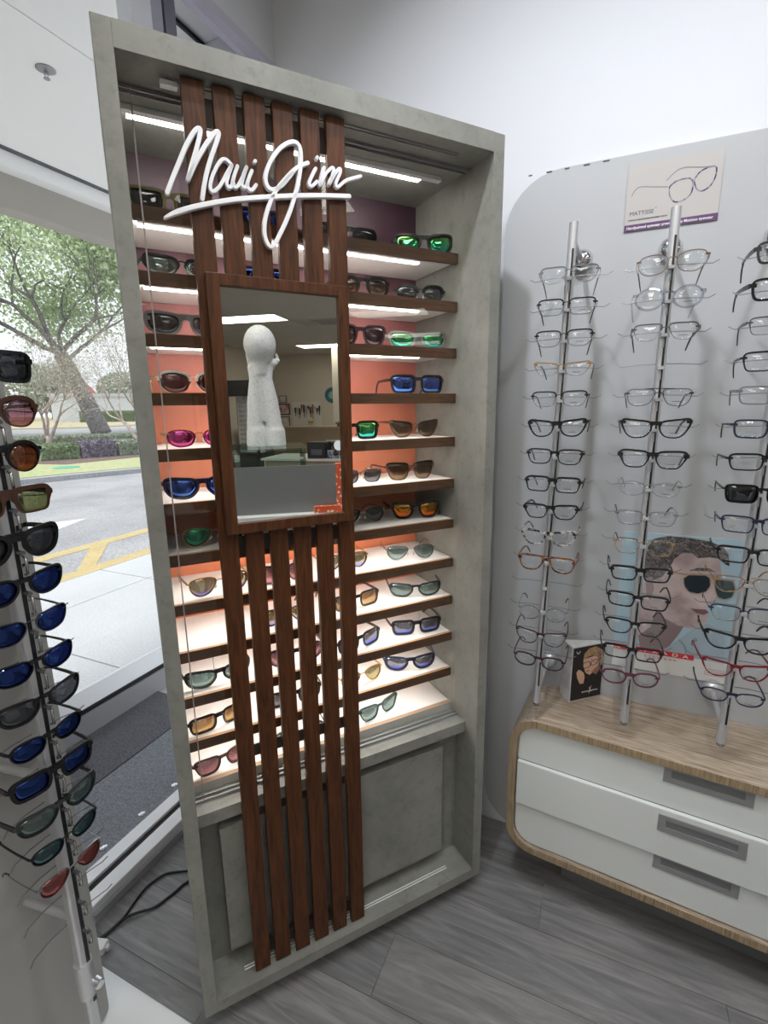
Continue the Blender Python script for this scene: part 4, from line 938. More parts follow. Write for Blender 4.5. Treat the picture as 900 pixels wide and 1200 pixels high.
# counter card (tent) standing on the drawer unit
a0 = Vector((-.036, 1.463, 0)); a1 = Vector((.053, 1.546-.004, 0)); dv = (a1-a0).normalized(); an = math.atan2(dv.y, dv.x); Lc = (a1-a0).length
KM = Matrix.Translation((a0.x, a0.y, .6035)) @ Matrix.Rotation(an, 4, 'Z')
card = empty('counter_card', M=KM, label='small white box with photo of blond person in black glasses, on the drawer unit', cat='counter display')
HC = .184; dep = .055
MARB = mat('card_marble', (.62, .62, .63), .5); _n = N(MARB); _n.l(_n.ramp(_n.noise(_n.coord(), 30, 5), [(.35, (.50, .50, .52)), (.6, (.68, .68, .69))]), _n.b.inputs['Base Color'])
B().prism([(0, 0), (Lc, 0), (Lc-.004, .010), (.008, dep)], 'z', 0, HC).build('box_body', MARB, card, bevel=.0008)
# pixel traces of the front are in unit coordinates of the face (u right, v down)
def cu(pts): return [(.004+u*(Lc-.006), HC-.004-v*(HC-.008)) for u, v in pts]
shape('printed_ground', cu([(0, 0), (1, 0), (1, 1), (0, 1)]), flat('print_black', (.012, .012, .014)), card, -.0008)
BLOND = mat('print_blond', (.42, .27, .14), .5); _n = N(BLOND); _n.l(_n.ramp(_n.noise(_n.coord((3, 1, 1)), 90, 3, .6, 2), [(.4, (.20, .12, .06)), (.6, (.55, .38, .22))]), _n.b.inputs['Base Color'])
SKW = flat('print_warm_skin', (.68, .42, .30))
shape('printed_face', cu([(.34, .24), (.80, .20), (.90, .33), (.80, .43), (.74, .50), (.58, .56), (.44, .50), (.36, .38)]), SKW, card, -.0011)
shape('printed_neck', cu([(.62, .50), (.84, .38), (.92, .46), (.80, .58)]), flat('print_dark_skin', (.30, .15, .10)), card, -.0011)
shape('printed_hair', cu([(.33, .26), (.36, .13), (.50, .05), (.72, .03), (.95, .12), (1, .27), (.96, .42), (.88, .40), (.80, .24), (.62, .19), (.48, .20)]), BLOND, card, -.0014)
shape('printed_hand', cu([(.14, .47), (.20, .42), (.28, .44), (.38, .50), (.42, .58), (.40, .70), (.28, .70), (.18, .58)]), SKW, card, -.0014)
stroke('printed_glasses', cu([(.32, .32), (.44, .30), (.56, .31), (.56, .39), (.44, .41), (.36, .40)]), .0022, INK, card, -.0016, True)
stroke('printed_glasses', cu([(.60, .31), (.70, .28), (.78, .29), (.78, .36), (.68, .38), (.61, .38)]), .0022, INK, card, -.0016, True)
stroke('printed_glasses', cu([(.78, .31), (.92, .27)]), .0022, INK, card, -.0016)
stroke('printed_lips', cu([(.46, .475), (.56, .47)]), .003, flat('print_lips2', (.35, .08, .07)), card, -.0016)
stroke('printed_emblem', cu([(.10, .07), (.16, .115), (.22, .07)]), .002, WINK, card, -.0011)
stroke('printed_emblem', cu([(.60, .80), (.66, .90)]), .0012, WINK, card, -.0011)
stroke('printed_emblem', cu([(.66, .78), (.60, .92)]), .0012, WINK, card, -.0011)
text_mesh('printed_lettering', 'EMPORIO ARMANI', .0062, WINK, card, Matrix.Translation((.045, -.0011, HC-.004-.885*(HC-.008))) @ XZ, .0002, width=.058)

# ------------------------------------------------------------------ cable and adaptor on the floor
c1 = [(-1.10, .99), (-1.154, .954), (-1.207, .922), (-1.225, .893), (-1.233, .856), (-1.228, .817), (-1.22, .782), (-1.216, .759), (-1.22, .724), (-1.228, .690)]
c2 = [(-1.06, 1.0), (-1.123, .928), (-1.137, .876), (-1.155, .822), (-1.184, .789), (-1.207, .760), (-1.217, .726), (-1.222, .692)]
B().tube(smooth_path([(x, y, .0045) for x, y in c1], 4), .0035, 8).build('power_cable', RUBBER, None, True)
tag(bpy.data.objects['power_cable'], 'thin black cable curving up along the window sill side', 'cable')
o = B().tube(smooth_path([(x, y, .0045+.004*(i in (4, 5))) for i, (x, y) in enumerate(c2)], 4), .0042, 8).build('power_cable', RUBBER, None, True)
tag(o, 'thicker black cable running straight to the cabinet\'s foot', 'cable')
o = empty('power_adaptor', (-1.205, .672, 0), .3, 'white plug adaptor lying beside the left stand base', 'adaptor')
BX((-.024, -.016, 0), (.024, .016, .024)).build('adaptor_body', mat('adaptor_white', (.75, .75, .76), .35), o, bevel=.004)
BX((.024, -.006, .006), (.032, .006, .018)).build('strain_relief', mat('adaptor_white', (.75, .75, .76), .35), o)

# ------------------------------------------------------------------ seen in the mirror: the shop behind the camera
SV = Vector((.69, .18, 0)); SR = math.atan2(-.9, -.43)
SM = Matrix.Translation(SV) @ Matrix.Rotation(SR, 4, 'Z')      # local -x is the mirror image's right, +y away from the mirror
def at(x, y, z): return Matrix.Translation(SV) @ Matrix.Rotation(SR, 4, 'Z') @ Matrix.Translation((x, y, z))
cb = empty('counter_cabinet', M=at(0, 0, 0), label='white counter cabinet under the glass case, at the mirror\'s foot', cat='counter')
BX((-.36, -.38, .06), (.42, .30, 1.02)).build('carcase', WHITE_LAM, cb)
BX((-.37, -.39, 1.02), (.43, .31, 1.045)).build('counter_top', WHITE_LAM, cb)
BX((-.33, -.34, 0), (.39, .26, .06)).build('plinth', BLACKP, cb)
gc = empty('glass_case', M=at(0, 0, 1.045), label='green-edged glass display case carrying the white sculpture in the mirror', cat='display case')
CH = 1.322-1.045
for nm, a_, b_ in (('glass_front', (-.18, -.20, .001), (.34, -.194, CH-.008)), ('glass_rear', (-.18, .194, .001), (.34, .20, CH-.008)), ('glass_side', (-.18, -.194, .001), (-.174, .194, CH-.008)), ('glass_side', (.334, -.194, .001), (.34, .194, CH-.008)), ('glass_divider', (.14, -.194, .001), (.144, .194, CH-.008)), ('glass_top', (-.19, -.21, CH-.008), (.35, .21, CH))):
    BX(a_, b_).build(nm, GREEN_GLASS, gc)
fp = BX((-.300, -.335, 0), (.24, -.327, .21)).build('frosted_panel', FROST, None); fp.matrix_world = at(0, 0, 1.0455)
tag(fp, 'grey frosted acrylic panel standing in front of the glass case in the mirror', 'panel')
# head-on-hands sculpture
STM = mat('statue_plaster', (.66, .66, .65), .8); _n = N(STM); _n.l(_n.ramp(_n.noise(_n.coord(), 130, 3, .7), [(.34, (.52, .52, .52)), (.50, (.70, .70, .69))]), _n.b.inputs['Base Color']); _n.bump(_n.noise(_n.coord(), 160, 3), .25, .002)
def ell(b, c, r, seg=20, rings=12):
    o0 = len(b.v); 
    for i in range(1, rings):
        th = PI*i/rings
        for k in range(seg): a = 2*PI*k/seg; b.v.append((c[0]+r[0]*math.sin(th)*math.cos(a), c[1]+r[1]*math.sin(th)*math.sin(a), c[2]+r[2]*math.cos(th)))
    for i in range(rings-2):
        for k in range(seg): b.f.append((o0+i*seg+k, o0+i*seg+(k+1) % seg, o0+(i+1)*seg+(k+1) % seg, o0+(i+1)*seg+k))
    b.f.append(tuple(o0+k for k in range(seg))); b.f.append(tuple(o0+(rings-2)*seg+k for k in range(seg))[::-1])
st = empty('head_sculpture', M=at(0, 0, 1.3222), label='white speckled head-on-hands sculpture seen from behind in the mirror', cat='sculpture')
b = B()
ell(b, (0, .0, .478), (.076, .092, .090)); ell(b, (0, .028, .425), (.058, .066, .062)); ell(b, (0, .02, .378), (.030, .045, .035))
b.tube([(0, -.01, .45), (0, -.005, .40), (0, .0, .34)], [.052, .040, .036], 16)
b.tube([(.045, 0, .0), (.045, 0, .10), (.040, 0, .22), (.030, .0, .32), (.040, .01, .385)], [.036, .040, .036, .030, .026], 16)
b.tube([(-.045, 0, .0), (-.045, 0, .10), (-.034, 0, .22), (-.020, .0, .32), (-.030, .01, .385)], [.036, .040, .036, .030, .028], 16)
b.tube([(0, .0, .12), (0, .0, .34)], [.020, .030], 12)
b.tube([(-.050, 0, 0), (-.050, 0, .075), (-.044, 0, .105)], [.050, .048, .036], 14); b.tube([(.042, 0, 0), (.042, 0, .075), (.042, 0, .105)], [.050, .046, .038], 14)
ell(b, (.048, .03, .405), (.018, .030, .032)); ell(b, (-.048, .02, .395), (.022, .030, .034))
for k in range(4):   # fingers laid along each cheek
    b.tube([(-.050-.004*k, .012+.012*k, .385), (-.072-.003*k, .022+.013*k, .405+.006*k), (-.082+.003*k, .035+.013*k, .425+.008*k)], [.009, .0085, .006], 8)
    b.tube([(.050+.002*k, .018+.012*k, .395), (.062, .028+.013*k, .425), (.066-.002*k, .036+.012*k, .450+.004*k)], [.009, .008, .006], 8)
b.tube([(-.045, .0, .385), (-.070, -.004, .392), (-.088, -.002, .412)], [.011, .010, .007], 8)
b.tube([(.045, .0, .395), (.056, -.002, .415), (.060, .004, .435)], [.011, .009, .007], 8)
so_ = b.build('sculpture_body', STM, st)
md = so_.modifiers.new('merge', 'REMESH'); md.mode = 'VOXEL'; md.voxel_size = .0045; md.use_smooth_shade = True
md = so_.modifiers.new('soften', 'SMOOTH'); md.iterations = 5; md.factor = .6
g = make_glasses('sunglasses', 'dark sunglasses worn by the white head sculpture in the mirror', 'sunglasses', shape='oval', fr='black', lens='black', lh=.042, lw=.056, t=.003, tl=.11, br=.02, low=True)
g.matrix_world = at(0, .112, 1.3222+.465) @ Matrix.Rotation(PI, 4, 'Z')
# round table mirror and bright packages in and around the case
o = empty('table_mirror', M=at(-.085, .06, 1.046), label='small round table mirror inside the glass case in the mirror', cat='mirror')
B().lathe([(.045, 0), (.045, .004), (.010, .008), (.006, .02), (.006, .06)], seg=20).build('stand', CLIP, o)
B().lathe([(.046, -.004), (.048, 0), (.046, .004)], (0, 0, .112), 28, 'y').build('mirror_rim', CLIP, o)
B().lathe([(.043, -.0046), (.043, -.0041)], (0, 0, .112), 28, 'y').build('mirror', MIRROR, o)
REDP = mat('red_pattern_card', (.6, .08, .03), .5); _n = N(REDP); _v = _n.n('ShaderNodeTexVoronoi'); _v.inputs['Scale'].default_value = 60; _n.l(_n.coord(), _v.inputs['Vector'])
_n.l(_n.ramp(_v.outputs['Distance'], [(.30, (.80, .70, .58)), (.36, (.66, .10, .03))]), _n.b.inputs['Base Color'])
for (x, y, z, w_, d_, h_, lab) in ((-.330, -.20, 1.0455, .030, .05, .20, 'tall orange and white patterned box at the mirror\'s right edge'), (-.26, -.362, 1.0455, .13, .03, .030, 'low orange patterned box below the frosted panel in the mirror'), (.02, .10, 1.0455, .12, .05, .12, 'orange patterned card inside the glass case in the mirror'), (.27, -.30, 1.0455, .06, .05, .09, 'small orange patterned box at the mirror\'s lower left')):
    o = BX((-w_/2, -d_/2, 0), (w_/2, d_/2, h_)).build('patterned_box', REDP, None, bevel=.002); o.matrix_world = at(x, y, z); tag(o, lab, 'box')

# optical desk and what stands on it
de = empty('desk', (5.35, -1.0, 0), 0, 'white-topped desk far behind the glass case in the mirror', 'desk')
BX((-.40, -1.0, .775), (.40, 1.3, .805)).build('desk_top', WHITE_LAM, de)
BX((-.36, -.95, 0), (-.33, 1.25, .775)).build('front_panel', wood('beech_panel', (.34, .27, .19), (.42, .34, .25), (2, 20, 2)), de)
for yy in (-.98, 1.25): BX((-.33, yy, 0), (.38, yy+.03, .775)).build('desk_leg', WHITE_LAM, de)
BLK = mat('device_black', (.012, .012, .014), .4)
o = empty('lens_edger', (5.15, -1.17, .8055), 0, 'black box-shaped lens machine on the desk in the mirror', 'machine')
BX((-.13, -.14, 0), (.13, .14, .23)).build('machine_body', BLK, o, bevel=.01); BX((-.134, -.08, .05), (-.130, .08, .13)).build('machine_panel', mat('device_grey', (.10, .10, .11), .3), o)
def picture(name, M, w, h, label, inner, cat='picture', frame=None):
    o = empty(name, M=M, label=label, cat=cat); f = B(); t = max(.012, w*.07); fm = frame or INK
    f.box((-w/2, 0, 0), (-w/2+t, .02, h)); f.box((w/2-t, 0, 0), (w/2, .02, h)); f.box((-w/2+t, 0, 0), (w/2-t, .02, t)); f.box((-w/2+t, 0, h-t), (w/2-t, .02, h)); f.build('picture_frame', fm, o)
    BX((-w/2+t, .006, t), (w/2-t, .019, h-t)).build('picture_print', inner, o); return o
Rw = Matrix.Rotation(-PI/2, 4, 'Z')    # local -y -> world -x
def patt(name, a, b_, s): 
    m = mat(name, a, .5); n = N(m); n.l(n.ramp(n.noise(n.coord(), s, 3), [(.45, a), (.55, b_)]), n.b.inputs['Base Color']); return m
picture('framed_photo', Matrix.Translation((5.30, -.99, .8055)) @ Rw, .26, .24, 'white-framed photo standing on the desk in the mirror', patt('photo_print', (.10, .06, .05), (.45, .38, .32), 9), 'picture', mat('frame_white', (.7, .7, .7), .4))
o = empty('table_mirror', (5.10, -.86, .8055), 0, 'round table mirror on its stem at the desk\'s right end in the mirror', 'mirror')
B().lathe([(.06, 0), (.06, .006), (.012, .012), (.009, .05), (.009, .10)], seg=18).build('stand', CLIP, o)
B().lathe([(.075, -.006), (.08, 0), (.075, .006)], (0, 0, .18), 24, 'x').build('mirror_rim', CLIP, o); B().lathe([(.070, -.0075), (.070, -.0062)], (0, 0, .18), 24, 'x').build('mirror', MIRROR, o)
o = empty('supply_box', (5.12, -1.0, .8055), .1, 'small blue patterned supply box beside the framed photo', 'box')
BX((-.04, -.04, 0), (.04, .04, .10)).build('box_body', patt('blue_print', (.03, .05, .22), (.5, .55, .65), 40), o); BX((-.041, -.041, .10), (.041, .041, .106)).build('lid', WHITE_LAM, o)

# back counter, column and the things on the far wall
bc = empty('back_counter', (9.05, -2.9, 0), 0, 'wood-fronted back counter before the beige wall in the mirror', 'counter')
BX((-.03, -1.6, 0), (0, 1.5, 1.06)).build('front_panel', wood('greige_wood', (.28, .21, .14), (.40, .31, .21), (2, 3, 30)), bc); BX((-.05, -1.62, 1.06), (.55, 1.52, 1.10)).build('counter_top', wood('greige_wood_top', (.34, .26, .18), (.45, .36, .25), (2, 20, 20)), bc)
BX((0, -1.55, 0), (.5, 1.45, 1.06)).build('carcase', WHITE_LAM, bc)
struct(BX((9.85, -2.50, -.01), (10.0, -2.35, 3.0)).build('trim_5', mat('column_cream', (.66, .62, .52), .6)))
o = empty('tool_board', M=Matrix.Translation((XE-.022, -3.66, 1.02)) @ Rw, label='white tool board with dark tools on the far wall in the mirror', cat='board')
BX((-.41, 0, 0), (.41, .02, .66)).build('board_panel', mat('board_white', (.62, .60, .55), .5), o)
rt = random.Random(9)
for k in range(12):
    x = -.37+.062*k; h = rt.uniform(.10, .42); z = .60-h-rt.uniform(0, .12)
    B().box((x-.018, -.03, z+h*.4), (x+.018, 0, z+h)).box((x-.006, -.02, z), (x+.006, 0, z+h*.4)).build('tool', mat(('tool_dark', 'tool_red', 'tool_steel')[k % 5 == 3 and 1 or (2 if k % 4 == 2 else 0)], ((.03, .03, .03), (.4, .08, .05), (.4, .4, .4))[k % 5 == 3 and 1 or (2 if k % 4 == 2 else 0)], .5), o)
BX((-.20, -.06, .10), (-.05, 0, .16)).build('tool', mat('tool_yellow', (.55, .40, .06), .5), o)
Mf = lambda y, z: Matrix.Translation((XE-.021, y, z)) @ Rw
picture('wall_certificate', Mf(-4.32, 1.66), .20, .19, 'small dark-framed certificate, topmost of the wall group in the mirror', patt('cert_a', (.5, .48, .42), (.6, .58, .5), 6))
picture('wall_certificate', Mf(-4.33, 1.34), .38, .30, 'dark-framed red and blue certificate, middle of the wall group', patt('cert_b', (.5, .45, .45), (.45, .15, .12), 7))
picture('wall_certificate', Mf(-4.30, 1.03), .28, .27, 'dark-framed pale certificate, lowest of the wall group', patt('cert_c', (.6, .58, .55), (.45, .42, .4), 9))
o = empty('wall_plate', (XE, -2.93, 1.84), 0, 'round teal decorative plate high on the far wall in the mirror', 'plate')
B().lathe([(.19, 0), (.20, -.02), (.14, -.012), (.0, -.012)][:3], seg=28, axis='x').build('plate_rim', mat('plate_teal', (.03, .16, .20), .3), o)
B().lathe([(.10, -.014), (.07, -.016)], seg=20, axis='x').build('plate_centre', mat('plate_pale', (.3, .42, .42), .3), o)
o = empty('flower_arrangement', (8.95+.2, -2.15, 1.10), 0, 'small dark dried flower arrangement on the back counter in the mirror', 'flowers')
B().lathe([(.03, 0), (.045, .02), (.03, .045)], seg=12).build('vase', mat('vase_brown', (.12, .07, .04), .4), o)
b = B()
for k in range(26):
    a, e, l = rt.uniform(0, 6.28), rt.uniform(.2, 1.4), rt.uniform(.05, .11)
    p = Vector((math.cos(a)*math.cos(e), math.sin(a)*math.cos(e), math.sin(e)))*l; b.tube([(0, 0, .04), tuple(p+Vector((0, 0, .04)))], [.002, .008], 4)
ob = b.build('blooms', mat('blooms_brown', (.16, .11, .05), .8), o); ob['kind'] = 'stuff'

# black display tower with eyeglasses (left part of the mirror)
for (ty, lab) in ((-3.09, 'black eyeglass tower with header, nearer the sculpture in the mirror'), (-3.74, 'second black eyeglass tower at the mirror\'s left edge')):
    tw = empty('display_tower', (6.8, ty, 0), 0, lab, 'display tower')
    BX((-.30, -.29, 1.74), (.30, .29, 2.0)).build('header', BLK, tw); BX((-.30, -.29, 0), (.30, .29, .72)).build('tower_base', BLK, tw)
    BX((-.25, -.25, .72), (-.0, .25, 1.74)).build('light_back', mat('tower_back', (.60, .58, .55), .5), tw) if False else BX((.0, -.25, .72), (.02, .25, 1.74)).build('light_back', mat('tower_back', (.60, .58, .55), .5), tw)
    for (px, py) in ((-.30, -.29), (-.30, .25), (.26, -.29), (.26, .25)): BX((px, py, .72), (px+.04, py+.04, 1.74)).build('corner_post', BLK, tw)
    for q in (-.12, .12): B().tube([(-.02, q, .72), (-.02, q, 1.74)], .008, 8).build('pole', ALU, tw)
first = None
for ty, tl_ in ((-3.09, 'nearer'), (-3.74, 'second')):
    for q in (-.12, .12):
        for k in range(11):
            if first is None:
                g = first = make_glasses('eyeglasses', 'tiny metal eyeglasses on the rods of the nearer black tower in the mirror', 'glasses', 'eyeglasses on the mirrored towers', shape='square', fr='silver', lh=.036, lw=.052, t=.003, tth=.004, tl=.08, low=True)
            else:
                g = copy_tree(first)
                if tl_ == 'second': g['label'] = 'tiny metal eyeglasses on the rods of the farther left black tower'; g['group'] = 'eyeglasses on the second mirrored tower'
            g.location = (6.75, ty+q, .80+.083*k); g.rotation_euler = (0, 0, -PI/2)

# ------------------------------------------------------------------ outside
def granular(name, c1, c2, s=60, rough=.9, s2=1.2, d1=(.85, .85, .85)):
    m = mat(name, c1, rough); n = N(m); v = n.coord(); a = n.noise(v, s, 4, .7); b_ = n.noise(v, s2, 4, .6)
    n.l(n.mul(n.ramp(a, [(.35, c1), (.65, c2)]), n.ramp(b_, [(.35, d1), (.65, (1, 1, 1))])), n.b.inputs['Base Color']); return m
ASPH = granular('asphalt', (.24, .245, .255), (.50, .50, .51), 40, .75, .9, (.72, .72, .74))
GRASS = granular('grass', (.33, .36, .17), (.52, .50, .32), 9, .95, 1.3, (.85, .95, .8))
DRYG = granular('dry_grass', (.42, .37, .22), (.50, .45, .30), 3, .95)
CONP = granular('pavement', (.46, .48, .50), (.60, .62, .64), 70, .85, 2, (.93, .93, .93))
struct(BX((-160, -60, -.20), (-4.54, 140, -.03)).build('ground_2', ASPH))
sw = struct(empty('ground_3', (0, 0, 0)))
for xa, xb in ((-4.355, -3.72), (-3.72, -2.25)):
    for k in range(-3, 6):
        y0 = 1.79+1.22*k; BX((xa+.004, y0+.004, -.08), (xb-.004, y0+1.212, 0)).build('paving_slab', CONP, sw)
YEL = granular('road_paint_yellow', (.50, .37, .13), (.60, .50, .28), 30, .7, 3)
WPT = granular('road_paint_white', (.74, .76, .78), (.80, .82, .82), 30, .7, 3)
ks = struct(BX((-4.54, -6, -.12), (-4.355, 16, .001)).build('trim_6', YEL))
o = BX((-5.45, -4, -.03), (-5.26, 14, -.026)).build('road_line', YEL); struct(o)
o = B().prism([(-5.26, 3.55), (-5.26, 3.78), (-4.54, 3.08), (-4.54, 2.88)], 'z', -.03, -.0255).build('road_line', YEL); struct(o)
o = B().prism([(-6.80, 4.60), (-7.02, 4.20), (-7.9, 3.3), (-7.5, 2.9), (-6.50, 3.95)], 'z', -.03, -.026).build('road_arrow', WPT); struct(o)
# planted island
isl = [(-11.45, 5.2), (-11.35, 6.4), (-10.9, 7.8), (-10.45, 9.0), (-10.2, 10.5), (-10.4, 13), (-12, 18), (-24, 26), (-30, 24), (-27, 14), (-19, 5.5), (-14, 2.5)]
k_ = B().prism(isl, 'z', -.10, .08); struct(k_.build('ground_4', granular('curb_concrete', (.30, .31, .33), (.45, .46, .48), 20)))
cx0 = sum(p[0] for p in isl)/len(isl); cy0 = sum(p[1] for p in isl)/len(isl)
g_ = struct(B().prism([(cx0+(x-cx0)*.955, cy0+(y-cy0)*.955) for x, y in isl], 'z', .06, .095).build('ground_5', GRASS))
struct(B().prism([(-13.3, 8.6), (-12.9, 12.8), (-14.8, 16), (-20, 18), (-22, 12), (-17, 8)], 'z', .08, .105).build('ground_6', granular('mulch', (.10, .06, .05), (.24, .17, .15), 12)))
o = B().lathe([(.30, 0), (.30, .012), (.05, .016)], (-12.55, 8.15, .095), 18).build('utility_cover', mat('cover_green', (.10, .42, .30), .6)); tag(o, 'green round utility cover in the grass before the hedge', 'cover')
struct(B().prism([(-150, -20), (-62, 10), (-45, 32), (-60, 110), (-150, 130)], 'z', -.05, .04).build('ground_7', DRYG))

def leafmass(b, pts, size, rnd):
    for p in pts:
        d1 = Vector((rnd.gauss(0, 1), rnd.gauss(0, 1), rnd.gauss(0, 1))).normalized(); d2 = d1.orthogonal().normalized()
        d2 = Matrix.Rotation(rnd.uniform(0, 6.3), 3, d1) @ d2; s = size*rnd.uniform(.6, 1.3); p = Vector(p)
        b.add([p-d2*s*.5, p+d1.cross(d2)*s*.28, p+d2*s*.5, p-d1.cross(d2)*s*.28], [(0, 1, 2, 3)])
def leafmat(name, c1, c2):
    m = mat(name, c1, .6); n = N(m); n.l(n.ramp(n.noise(n.coord(), 7.0, 3), [(.38, c1), (.62, c2)]), n.b.inputs['Base Color']); return m
rh = random.Random(21)
def hedge(x0, y0, x1, y1, w, h, m, label, base=.095):
    r = empty('clipped_hedge', (x0, y0, base), 0, label, 'hedge'); a = Vector((x1-x0, y1-y0, 0)); L = a.length; a.normalize(); b_ = Vector((-a.y, a.x, 0))
    core = B(); v = []
    core.prism([(-w*.42, 0), (w*.42, 0), (w*.40, h*.8), (w*.25, h*.92), (-w*.25, h*.92), (-w*.40, h*.8)], 'x', 0, L)
    c = core.build('hedge_core', m, r); c.rotation_euler = (0, 0, math.atan2(a.y, a.x))
    pts = []
    for k in range(int(2600*L*h)):
        s = rh.uniform(0, L); q = rh.uniform(-1, 1); z = rh.uniform(0.02, 1)
        if rh.random() < .55: q = math.copysign(1-.12*rh.random(), q)
        else: z = 1-.12*rh.random()
        pts.append(a*s+b_*(q*w*.5)+Vector((0, 0, z*h)))
    lb_ = B(); leafmass(lb_, pts, .085, rh); o = lb_.build('foliage', m, r); o['kind'] = 'stuff'; return r
HG = leafmat('hedge_green', (.10, .17, .07), (.30, .38, .20)); HP = leafmat('hedge_purple', (.11, .08, .13), (.30, .27, .33)); HS = leafmat('hedge_sage', (.20, .25, .18), (.42, .46, .36))
hedge(-15.25, 9.1, -14.9, 10.05, 1.0, .46, HG, 'low clipped green hedge at the left of the near hedge row')
hedge(-14.88, 10.12, -14.5, 11.0, 1.0, .50, HP, 'purplish clipped hedge in the middle of the near hedge row')
hedge(-14.48, 11.07, -14.25, 11.7, 1.0, .48, HS, 'sage green clipped hedge nearest the bare tree')
hedge(-22.4, 12.0, -18.8, 16.6, 1.3, .42, HS, 'long pale clipped hedge behind the near hedge row')
hedge(-66, 46, -58, 52.5, 2.2, 1.5, HG, 'dark green hedge far beyond the road, before the white building', .04)

def tree(name, base, label, cat, paths, rnd, depth, spread, shrink, lens_, bark, leaves=None, nleaf=0, lsize=.3, rad=.3, sides=6, up=.15, jit=.6, mesh_parts=True):
    r = empty(name, base, 0, label, cat); tb = B(); ends = []
    def grow(p, d_, L, R, k):
        n = 4; pts = [p]; dd = d_
        for i in range(n):
            dd = (dd+Vector((rnd.gauss(0, .16), rnd.gauss(0, .16), rnd.gauss(0, .12)+up*.12))).normalized(); pts.append(pts[-1]+dd*(L/n))
        R2 = R*shrink
        tb.tube(pts, [R+(R2-R)*i/n for i in range(n+1)], sides if k < 2 else (4 if k < 4 else 3), False)
        if k >= depth: ends.append((pts[-1], L)); ends.append((pts[2], L)); return
        if k >= depth-1: ends.append((pts[3], L)); ends.append((pts[2], L))
        if 1 <= k < depth-1 and leaves: ends.append((pts[3], L))
        nb = 3 if k < depth-1 else 2+(rnd.random() < .6)
        for q in range(nb):
            ax = dd.orthogonal().normalized(); ax = Matrix.Rotation(rnd.uniform(0, 6.28), 3, dd) @ ax
            nd = (dd*math.cos(spread)+ax*math.sin(spread)*rnd.uniform(.7, 1.25)).normalized(); nd = (nd+Vector((0, 0, up))).normalized()
            grow(pts[-1] if q else pts[-1], nd, L*rnd.uniform(.66, .88), R2*rnd.uniform(.62, .8), k+1)
    for (pts, R0, R1) in paths[:1]:
        tb.tube(smooth_path(pts, 3), [R0+(R1-R0)*min(1, i/(3*(len(pts)-1))) for i in range(3*(len(pts)-1)+1)], 10, True)
    for (p, d_, L, R) in lens_: grow(Vector(p), Vector(d_).normalized(), L, R, 0)
    tb.build('trunk_and_branches', bark, r, True)
    if leaves:
        lbm = B(); pts = []
        for k in range(nleaf):
            e, L = ends[rnd.randrange(len(ends))]; pts.append(e+Vector((rnd.gauss(0, jit), rnd.gauss(0, jit), rnd.gauss(0, jit*.75))))
        leafmass(lbm, pts, lsize, rnd); o = lbm.build('foliage', leaves, r); o['kind'] = 'stuff'
    return r
BARK = leafmat('bark_grey', (.13, .11, .12), (.24, .21, .21)); BARKL = leafmat('bark_pale', (.30, .25, .21), (.46, .40, .35))
lf = Vector((-.59, -.80, 0)); aw = Vector((-.80, .59, 0))
ra = random.Random(4)
fk = lf*1.7+Vector((0, 0, 5.0))
tree('oak_tree', (-30.2, 22.3, .0), 'large leaning oak with airy light green crown beyond the window', 'tree',
     [([(0, 0, 0), tuple(lf*.45+Vector((0, 0, 1.5))), tuple(lf*1.05+Vector((0, 0, 3.3))), tuple(fk)], .60, .40)], ra, 5, .60, .70,
     [(fk, lf*.9+Vector((0, 0, .45)), 3.7, .17), (fk, lf*.35+Vector((0, 0, 1)), 3.4, .16), (fk, -lf*.55+Vector((0, 0, .9)), 3.3, .15), (fk, aw*.5+Vector((0, 0, 1)), 3.3, .14), (fk, lf*.6-aw*.4+Vector((0, 0, .8)), 3.4, .14), (fk-Vector((0, 0, .6)), -lf*1.0+Vector((0, 0, .55)), 3.2, .14)],
     BARK, leafmat('oak_leaves', (.34, .46, .20), (.72, .82, .54)), 62000, .27, up=.02, jit=.95)
tree('bare_tree', (-20.4, 12.7, .05), 'small bare multi-stemmed tree behind the hedges at the left', 'tree', [([(0, 0, 0), (.02, .02, .5)], .12, .10)], random.Random(8), 5, .42, .66,
     [((0, 0, .2), lf*.5+Vector((0, 0, 1)), 1.15, .075), ((0, 0, .2), -lf*.45+Vector((0, 0, 1)), 1.15, .075), ((0, 0, .2), aw*.3+Vector((0, 0, 1)), 1.2, .07)], BARKL, leafmat('twig_haze', (.40, .37, .26), (.55, .52, .42)), 6000, .05, up=.08, jit=.28)
tree('bare_tree', (-14.6, 12.3, .09), 'small bare multi-stemmed tree beside the cabinet edge', 'tree', [([(0, 0, 0), (.02, .02, .5)], .13, .11)], random.Random(12), 5, .42, .66,
     [((0, 0, .2), lf*.6+Vector((0, 0, 1)), 1.15, .075), ((0, 0, .2), -lf*.3+Vector((0, 0, 1)), 1.1, .07), ((0, 0, .2), lf*.1+aw*.3+Vector((0, 0, 1)), 1.2, .07)], BARKL, leafmat('twig_haze', (.40, .37, .26), (.55, .52, .42)), 6000, .05, up=.08, jit=.28)
BT = leafmat('far_leaves', (.26, .30, .22), (.48, .52, .42))
rb = random.Random(33)
fl_lab = ['hazy background tree farthest left beyond the road', 'hazy background tree left of the white building', 'hazy background tree behind the white building', 'hazy background tree right of the white building']
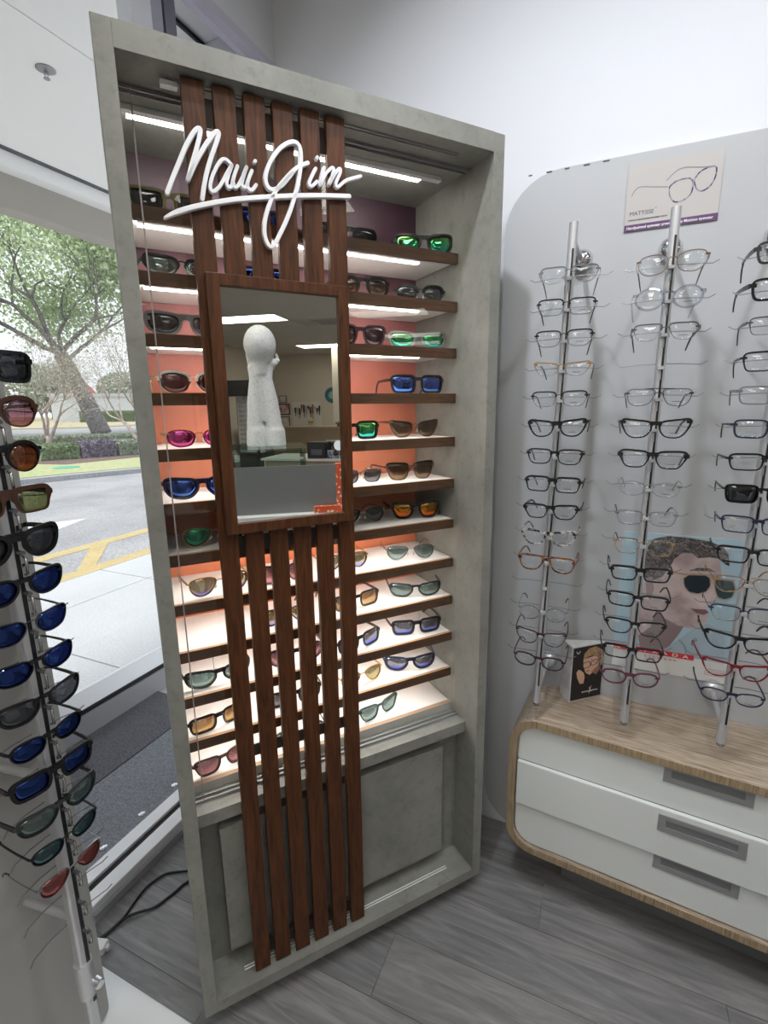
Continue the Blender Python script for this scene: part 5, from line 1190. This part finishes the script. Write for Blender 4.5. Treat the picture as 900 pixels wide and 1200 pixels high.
for q, (x, y, h) in enumerate(((-95, 48, 9), (-100, 64, 11), (-96, 78, 10), (-84, 84, 10))):
    r = empty('background_tree', (x, y, 0), 0, fl_lab[q], 'tree', 'background trees beyond the road')
    B().tube([(0, 0, 0), (0, 0, h*.5)], [.4, .25], 6).build('trunk', BARK, r)
    lm = B(); pts = []
    for k in range(2600):
        v = Vector((rb.gauss(0, 1), rb.gauss(0, 1), rb.gauss(0, 1))).normalized()*(rb.random()**.4); pts.append((v.x*6, v.y*6, h*.55+v.z*h*.45))
    leafmass(lm, pts, .9, rb); lm.build('foliage', BT, r)['kind'] = 'stuff'
# white building with a red sign band
ang = math.atan2(.59, -.80)
bd = empty('building', (-76, 55, 0), math.atan2(.80, .59)-PI, 'white columned building with red roof band across the road', 'building')
WB = mat('far_white_wall', (.68, .70, .72), .7)
BX((-9, 0, 0), (5, 8, 3.6)).build('wall', WB, bd); BX((-1.0, -1.6, 3.0), (3.0, 0, 3.9)).build('canopy', WB, bd)
B().prism([(-1.2, 3.9), (3.2, 3.9), (1.8, 5.6), (.2, 5.6)], 'y', -1.7, 4).build('roof', mat('far_red', (.60, .09, .07), .6), bd)
BX((-9.3, -.3, 3.6), (5.3, 8.3, 4.1)).build('cornice', mat('far_grey', (.55, .57, .60), .7), bd)
for x in (-.8, 2.6): BX((x, -1.5, 0), (x+.35, -1.15, 3.0)).build('column', WB, bd)
DG = mat('far_glass', (.12, .16, .18), .2)
for x in (.2, 1.3): BX((x, -.05, .1), (x+.9, 0, 2.5)).build('window', DG, bd)
for x in (-7.5, -5.5, -3.5): BX((x, -.05, 1.0), (x+1.2, 0, 2.4)).build('window', DG, bd)
bd2 = empty('building', (-66, 76, 0), math.atan2(.80, .59)-PI, 'pale grey low building right of the red-roofed one', 'building')
BX((-9, 0, 0), (9, 8, 3.4)).build('wall', WB, bd2); BX((-9.3, -.3, 3.4), (9.3, 8.3, 4.2)).build('roof', mat('far_grey', (.55, .57, .60), .7), bd2)
for k in range(6): BX((-8+2.7*k, -.05, .8), (-6.4+2.7*k, 0, 2.5)).build('window', DG, bd2)
print('objects', len(bpy.data.objects), 'polys', sum(len(o.data.polygons) for o in bpy.data.objects if o.type == 'MESH'))
